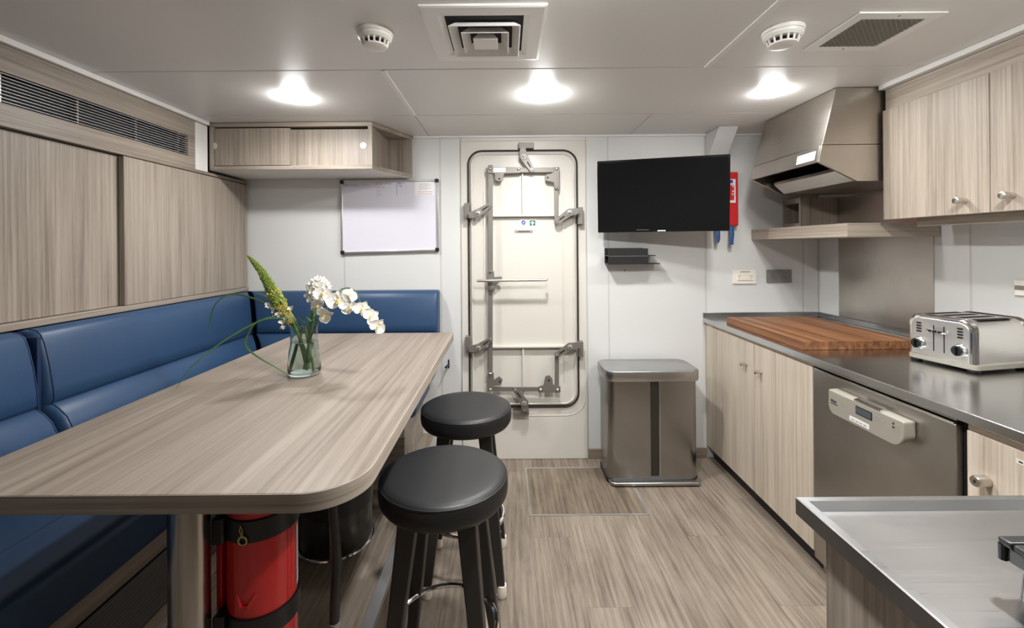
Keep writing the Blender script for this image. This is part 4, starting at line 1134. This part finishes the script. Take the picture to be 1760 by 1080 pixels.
for x in (0.045, TW - 0.045):
    k = MB().lathe([(0.001, -0.020), (0.019, -0.020), (0.021, -0.017), (0.022, -0.004), (0.024, -0.003), (0.001, -0.003)], (x, 0, 0.072), 28, 'y').build('dial', 'chrome', to, local=True)
    MB().lathe([(0.001, -0.0215), (0.016, -0.0215), (0.0175, -0.0195), (0.001, -0.0195)], (x, 0, 0.072), 28, 'y').build('dial_cap', 'black', k, local=True)
    BX(x - 0.0022, x + 0.0022, -0.027, -0.0215, 0.056, 0.088).build('dial_grip', 'blackgloss', k, local=True, bevel=0.001)
    for i in range(4):
        z = 0.116 + i * 0.0105
        MB().prism(rrect(x - 0.009, x + 0.009, z, z + 0.0065, 0.003, 3), 1, -0.0042, -0.0028).build('push_button', 'black', to, local=True)
for i in range(4):
    x = 0.036 + i * (TW - 0.072) / 3
    BX(x - 0.011, x + 0.011, 0.055, TD - 0.055, TH - 0.0032, TH - 0.0018).build('bread_slot', 'void', to, local=True)

# steel splash panel, shelf, box, hood
tag(BX(XR - 0.005, XR - 0.0008, 2.05, 2.635, ZT + 0.032, 1.628).build('splash_panel', 'steel_z', bevel=0.001), 'brushed steel wall panel behind the cutting board', 'splashback')
sh = thing('hood_shelf', 'thick wood shelf with grey edge below the cooker hood', 'shelf', (1.77, 2.4, 1.38))
BX(1.558, XR - 0.006, 2.020, YB - 0.001, 1.381, 1.445).build('board', 'mwood_y', sh, bevel=0.0015)
BX(1.5585, XR - 0.0065, 2.0185, 2.0198, 1.3815, 1.4445).build('end_edge', 'mwood_x', sh)
nb = thing('shelf_box', 'wood box with dark open niche standing on hood shelf', 'box', (1.87, 2.72, 1.447))
NX0, NY0, NZ0, NZ1 = 1.758, 2.637, 1.4465, 1.628
BX(NX0, XR - 0.006, NY0, NY0 + 0.016, NZ0, NZ1).build('front_board', 'mwood_z', nb)
BX(NX0, XR - 0.006, YB - 0.018, YB - 0.001, NZ0, NZ1).build('rear_board', 'mwood_z', nb)
BX(NX0, XR - 0.006, NY0 + 0.0165, YB - 0.0185, NZ0, NZ0 + 0.03).build('bottom_board', 'mwood_y', nb)
BX(NX0, XR - 0.006, NY0 + 0.0165, YB - 0.0185, NZ1 - 0.03, NZ1).build('top_board', 'mwood_y', nb)
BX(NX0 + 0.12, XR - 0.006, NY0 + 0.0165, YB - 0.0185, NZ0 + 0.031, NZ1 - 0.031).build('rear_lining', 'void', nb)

ho = thing('cooker_hood', 'angular stainless steel cooker hood hung from the ceiling', 'hood', (1.7, 2.26, 1.63))
HY0, HY1 = 1.988, 2.535
ZM = 1.797
MB().prism([(1.490, ZC - 0.003), (XR - 0.006, ZC - 0.003), (XR - 0.006, ZM + 0.001), (1.4245, ZM + 0.001)], 1, HY0, HY1).build('upper_canopy', 'hood', ho, bevel=0.002)
side = [(1.4235, ZM - 0.001), (XR - 0.006, ZM - 0.001), (XR - 0.006, 1.632), (1.580, 1.632), (1.407, 1.720)]
for y0, y1 in ((HY0, HY0 + 0.012), (HY1 - 0.012, HY1)):
    MB().prism(side, 1, y0, y1).build('side_plate', 'hood', ho, bevel=0.001)
MB().prism([(1.4235, ZM - 0.001), (1.4375, ZM - 0.001), (1.421, 1.720), (1.407, 1.720)], 1, HY0 + 0.0122, HY1 - 0.0122).build('front_strip', 'hood', ho, bevel=0.001)
MB().prism([(1.424, 1.752), (1.95, 1.752), (1.95, 1.757), (1.424, 1.757)], 1, HY0 + 0.013, HY1 - 0.013).build('cavity_lining', 'void', ho)
MB().prism([(1.518, 1.684), (1.572, 1.634), (1.975, 1.634), (1.975, 1.70), (1.518, 1.70)], 1, HY0 + 0.013, HY1 - 0.035).build('filter_box', 'hood', ho, bevel=0.001)
def hx(z): return 1.407 + (z - 1.72) * (1.4235 - 1.407) / (ZM - 0.001 - 1.72)
m = MB().add([(hx(z) - e, y, z) for z in (1.735, 1.775) for y in (2.02, 2.145) for e in (0.0009,)] + [(hx(z) + 0.0004, y, z) for z in (1.735, 1.775) for y in (2.02, 2.145)], [(0, 1, 3, 2), (4, 5, 7, 6), (0, 1, 5, 4), (2, 3, 7, 6), (0, 2, 6, 4), (1, 3, 7, 5)])
lb_ = m.build('label', 'paper', ho)
for z, y0, y1 in ((1.748, 2.06, 2.13), (1.742, 2.05, 2.14)):
    BX(hx(z) - 0.0014, hx(z) - 0.0006, y0, y1, z - 0.0012, z + 0.0012).build('print_line', 'ink', lb_)

# wall cupboard right
XU = 1.685
wc = thing('wall_cupboard', 'wood wall cupboard with two knobbed doors right of the hood', 'cupboard', (1.83, 1.54, 1.456))
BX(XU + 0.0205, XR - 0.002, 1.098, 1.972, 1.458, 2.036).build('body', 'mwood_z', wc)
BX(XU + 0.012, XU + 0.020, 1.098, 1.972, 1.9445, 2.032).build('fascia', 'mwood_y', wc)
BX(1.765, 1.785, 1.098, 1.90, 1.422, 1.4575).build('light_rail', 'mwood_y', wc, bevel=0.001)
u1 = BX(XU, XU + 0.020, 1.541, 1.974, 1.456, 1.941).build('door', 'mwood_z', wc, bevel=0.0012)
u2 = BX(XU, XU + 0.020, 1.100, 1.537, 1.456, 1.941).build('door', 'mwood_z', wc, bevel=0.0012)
for d, px, py, Y in ((u1, 1655, 345, 1.620), (u2, 1733, 336, 1.468)):
    knob(d, (XU, Y, at(px, py, Y).z), r=0.0125, ln=0.040)

# ================================================================ BIN, HATCH
bi = thing('pedal_bin', 'large rectangular stainless pedal bin standing by the end wall', 'bin', (0.81, 2.61, 0))
bx0, bx1, by0, by1 = 0.566, 1.080, 2.492, 2.740
def bring(z, g, ra=0.055): return [(x, y, z) for x, y in rrect(bx0 - g, bx1 + g, by0 - g, by1 + g, ra, 8)]
MB().loft([bring(0.030, 0.0), bring(0.59, 0.0)]).build('body', 'binsteel', bi, angle=30)
MB().loft([bring(0.001, 0.004), bring(0.030, 0.004)]).build('base', 'black', bi, bevel=0.004)
MB().loft([bring(0.585, 0.012, 0.06), bring(0.590, 0.014, 0.062), bring(0.636, 0.014, 0.062), bring(0.642, 0.011, 0.06), bring(0.645, 0.004, 0.056)]).build('lid', 'binlid', bi, angle=30)
xm = 0.832
BX(xm - 0.026, xm + 0.022, by0 - 0.0022, by0 + 0.002, 0.05, 0.583).build('centre_strip', 'bindark', bi, bevel=0.001)
BX(xm + 0.0225, xm + 0.027, by0 - 0.003, by0 + 0.002, 0.05, 0.583).build('strip_edge', 'polish', bi, bevel=0.001)
MB().prism(rrect(bx0 + 0.006, bx1 - 0.0, by0 - 0.030, by0 + 0.03, 0, 6, radii=(0.035, 0.02, 0.01, 0.01)), 2, 0.008, 0.026).build('pedal', 'binlid', bi, bevel=0.004)

ha = thing('floor_hatch', 'wood-look floor hatch outlined by metal strips before the door', 'hatch', (0.406, 2.45, 0))
hx0, hx1, hy0, hy1 = 0.103, 0.709, 2.211, 2.692
BX(hx0, hx1, hy0, hy1, 0.0003, 0.0012).build('panel', 'hatchwood', ha)
sw_ = 0.011
for b in ((hx0, hx1, hy0, hy0 + sw_), (hx0, hx1, hy1 - sw_, hy1), (hx0, hx0 + sw_, hy0 + sw_, hy1 - sw_), (hx1 - sw_, hx1, hy0 + sw_, hy1 - sw_)):
    BX(*b, 0.0012, 0.0026).build('edge_strip', 'alu', ha)

# ================================================================ PREP COUNTER IN FRONT
PX0, PX1, PY0, PY1, PZ = 0.512, 1.238, -0.35, 0.788, 0.90
pr_ = thing('prep_counter', 'scratched stainless steel prep top with raised rim, nearest right', 'worktop', (0.87, 0.2, 0.865))
def rect(x0, x1, y0, y1, z): return [(x0, y0, z), (x1, y0, z), (x1, y1, z), (x0, y1, z)]
rw = 0.014
MB().loft([rect(PX0 + 0.003, PX1, PY0, PY1 - 0.003, PZ - 0.032), rect(PX0, PX1, PY0, PY1, PZ - 0.030), rect(PX0, PX1, PY0, PY1, PZ - 0.002), rect(PX0 + 0.002, PX1, PY0, PY1 - 0.002, PZ),
           rect(PX0 + rw, PX1, PY0, PY1 - rw, PZ), rect(PX0 + rw + 0.012, PX1, PY0, PY1 - rw - 0.012, PZ - 0.012), rect(PX0 + rw + 0.016, PX1, PY0, PY1 - rw - 0.016, PZ - 0.013)]).build('tray', 'steel_x', pr_, angle=20)
pc_ = thing('prep_cabinet', 'wood-sided cabinet under the prep top at right front', 'cabinet', (0.87, 0.2, 0))
BX(PX0 + 0.040, PX1, PY0, PY1 - 0.060, 0.08, PZ - 0.034).build('body', 'wood_z', pc_)
BX(PX0 + 0.020, PX0 + 0.039, PY0, PY1 - 0.046, 0.02, PZ - 0.034).build('side_panel', 'wood_z', pc_, bevel=0.001)
BX(PX0 + 0.040, PX1, PY1 - 0.0595, PY1 - 0.046, 0.02, PZ - 0.034).build('rear_panel', 'wood_z', pc_, bevel=0.001)
BX(PX0 + 0.06, PX1, PY0, PY1 - 0.08, 0.0005, 0.0795).build('plinth', 'black', pc_)

ap = thing('glass_appliance', 'low black-framed glass countertop appliance on feet at right edge', 'appliance', (0.80, 0.45, PZ - 0.013))
ax0, ax1, ay0, ay1 = 0.649, 0.95, 0.29, 0.588
MB().loft([[(x, y, 0.924) for x, y in rrect(ax0 + 0.012, ax1 - 0.012, ay0 + 0.012, ay1 - 0.012, 0.012)], [(x, y, 0.934) for x, y in rrect(ax0 + 0.003, ax1 - 0.003, ay0 + 0.003, ay1 - 0.003, 0.012)], [(x, y, 0.951) for x, y in rrect(ax0 + 0.003, ax1 - 0.003, ay0 + 0.003, ay1 - 0.003, 0.012)]]).build('glass_body', 'smoke', ap)
for b in ((ax0, ax1, ay1 - 0.018, ay1), (ax0, ax1, ay0, ay0 + 0.018), (ax0, ax0 + 0.018, ay0 + 0.018, ay1 - 0.018), (ax1 - 0.018, ax1, ay0 + 0.018, ay1 - 0.018)):
    BX(*b, 0.9515, 0.961).build('frame_bar', 'black', ap, bevel=0.003)
for x in (ax0 + 0.004, ax1 - 0.004):
    for y in (ay0 + 0.004, ay1 - 0.004):
        MB().cyl((x, y, 0.932), (x, y, 0.952), 0.005, n=10).build('corner_post', 'black', ap)
BX(ax0 + 0.019, ax1 - 0.019, ay0 + 0.019, ay1 - 0.019, 0.9512, 0.956).build('steel_plate', 'polish', ap)
for x in (ax0 + 0.024, ax1 - 0.024):
    for y in (ay0 + 0.024, ay1 - 0.024):
        MB().lathe([(0.010, PZ - 0.0125), (0.014, PZ - 0.0125), (0.013, 0.9), (0.011, 0.9238)], (x, y, 0), 16).build('foot', 'blackgloss', ap)

# ================================================================ CEILING THINGS
for k_ in (0.9, 1.35, 0.55, 1.7, 1.5):
    M['lamp_%d' % round(k_ * 100)] = plain('lamp_diffuser_%d' % round(k_ * 100), (1, 1, 1, 1), 0.5, emit=(1.0, 0.995, 0.985, 1), es=LENS_E * k_)
def downlight(label, x, y, k):
    t = thing('ceiling_downlight', label, 'light', (x, y, ZC), 0, 'recessed ceiling downlights')
    MB().lathe([(0.059, -0.0004), (0.066, -0.0004), (0.066, -0.0010), (0.0635, -0.0014), (0.060, -0.0012), (0.059, -0.0004)], (0, 0, 0), 40).build('bezel', 'det', t, local=True)
    MB().lathe([(0.001, -0.024), (0.018, -0.0232), (0.034, -0.020), (0.047, -0.0145), (0.055, -0.008), (0.058, -0.003), (0.058, -0.001), (0.001, -0.001)], (0, 0, 0), 40).build('lens', 'lamp_%d' % round(k * 100), t, local=True)
    li = bpy.data.lights.new('lamp_light', 'AREA'); li.shape = 'DISK'; li.size = 0.09; li.energy = LAMP_W * k
    li.color = (1.0, 0.995, 0.985); li.spread = R(165)
    lo = bpy.data.objects.new('lamp_light', li); COL.objects.link(lo); lo.parent = t; lo.location = (0, 0, -0.028)
downlight('round ceiling downlight at left in front of the corner cupboard', -0.985, 2.07, 0.9)
downlight('round ceiling downlight in the middle, in front of the door', 0.175, 2.055, 1.35)
downlight('round ceiling downlight at right beside the cooker hood', 1.235, 2.04, 0.55)
downlight('round ceiling downlight above the stools', 0.175, 1.0, 1.7)
downlight('round ceiling downlight above the dishwasher', 1.08, 0.85, 1.5)

def detector(label, x, y, r, n):
    t = thing('smoke_detector', label, 'detector', (x, y, ZC), 0, 'smoke detectors on the ceiling')
    MB().lathe([(0.02, -0.0005), (r, -0.0005), (r, -0.010), (r * 0.97, -0.013)], (0, 0, 0), 40).build('base', 'det', t, local=True)
    MB().lathe([(r * 0.95, -0.0135), (r * 0.93, -0.022), (r * 0.80, -0.030), (r * 0.70, -0.031), (0.01, -0.031)], (0, 0, 0), 40).build('cover', 'det', t, local=True)
    MB().lathe([(r * 0.56, -0.0315), (r * 0.50, -0.046), (0.01, -0.046)], (0, 0, 0), 32).build('sensor_core', 'void', t, local=True)
    for k in range(n):
        a = 2 * math.pi * k / n
        MB().tube([(r * 0.74 * math.cos(a), r * 0.74 * math.sin(a), -0.0305), (r * 0.64 * math.cos(a), r * 0.64 * math.sin(a), -0.047)], 0.0035, 6).build('fin', 'det', t, local=True)
    MB().lathe([(r * 0.68, -0.045), (r * 0.66, -0.050), (r * 0.5, -0.053), (0.01, -0.054)], (0, 0, 0), 32).build('cap', 'det', t, local=True)
detector('white smoke detector on ceiling left of the square air diffuser', -0.424, 1.447, 0.058, 14)
detector('larger white smoke detector on ceiling beside the mesh vent', 0.918, 1.458, 0.063, 14)

# square diffuser
df = thing('air_diffuser', 'square white ceiling air diffuser with nested cones', 'vent', (-0.062, 1.47, ZC))
def sq(h, z): return [(-h, -h, z), (h, -h, z), (h, h, z), (-h, h, z)]
def cone(h0, z0, h1, z1, name, mat='ceiltrim', th=0.003):
    MB().loft([sq(h0, z0), sq(h1, z1), sq(h1 - th, z1 + 0.001), sq(h0 - th, z0 + 0.001)], caps=False).loft([sq(h0 - th, z0 + 0.001), sq(h0, z0)], caps=False).build(name, mat, df, local=True, smooth=False)
MB().loft([sq(0.188, -0.0005), sq(0.188, -0.006), sq(0.180, -0.008), sq(0.140, -0.008), sq(0.122, -0.001), sq(0.122, -0.0005)], caps=False).build('outer_frame', 'ceiltrim', df, local=True, smooth=False)
MB().loft([sq(0.1215, -0.0012), sq(0.1215, -0.0006)]).build('throat', 'void', df, local=True)
for (h0, h1, zt_, zb_) in ((0.090, 0.112, -0.004, -0.026), (0.054, 0.076, -0.004, -0.030), (0.022, 0.040, -0.004, -0.032)):
    MB().loft([sq(h0, zt_), sq(h1, zb_), sq(h1 - 0.003, zb_ - 0.001), sq(h0 - 0.003, zt_ - 0.001)], caps=False).build('cone', 'ceiltrim', df, local=True, smooth=False)
MB().loft([sq(0.018, -0.004), sq(0.039, -0.032), sq(0.036, -0.0335)]).build('centre_pyramid', 'ceiltrim', df, local=True, smooth=False)
for dx in (-0.05, -0.02, 0.02, 0.05):
    BX(dx - 0.002, dx + 0.002, 0.094, 0.12, -0.020, -0.002).build('damper_bolt', 'socketgrey', df, local=True)

# mesh vent
mv = thing('mesh_vent', 'flat ceiling exhaust vent with grey wire mesh at right', 'vent', (1.215, 1.475, ZC))
for b in ((-0.135, 0.135, -0.132, -0.095), (-0.135, 0.135, 0.095, 0.128), (-0.135, -0.100, -0.095, 0.095), (0.100, 0.135, -0.095, 0.095)):
    BX(*b, -0.006, -0.0005).build('frame_bar', 'ceiltrim', mv, local=True, bevel=0.001)
BX(-0.1, 0.1, -0.095, 0.095, -0.0015, -0.0006).build('backing', 'void', mv, local=True)
m = MB()
for i in range(-18, 19):
    u = i * 0.0165
    for s_ in (1, -1):
        pts = []
        # diagonal wires clipped to the opening
        for k in (-1, 1):
            pass
        x0, y0, x1, y1 = -0.1, None, 0.1, None
        ts = []
        ya = s_ * (-0.1 - u); yb_ = s_ * (0.1 - u)
        P, Q = Vector((-0.1, ya, 0)), Vector((0.1, yb_, 0))
        lo_, hi_ = 0.0, 1.0; dyv = Q.y - P.y
        t0, t1 = (-0.095 - P.y) / dyv, (0.095 - P.y) / dyv
        if t0 > t1: t0, t1 = t1, t0
        lo_ = max(lo_, t0); hi_ = min(hi_, t1)
        if hi_ - lo_ > 0.01:
            A, B2 = P.lerp(Q, lo_), P.lerp(Q, hi_)
            m.cyl((A.x, A.y, -0.0035 + 0.0006 * s_), (B2.x, B2.y, -0.0035 + 0.0006 * s_), 0.0023, n=4)
mo = m.build('wire_mesh', 'greyp', mv, local=True); mo['kind'] = 'stuff'
for x, y in ((0.0, -0.115), (0.0, 0.112)):
    MB().lathe([(0.001, -0.0075), (0.004, -0.0065), (0.004, -0.0058)], (x, y, 0), 10).build('screw', 'socketgrey', mv, local=True)
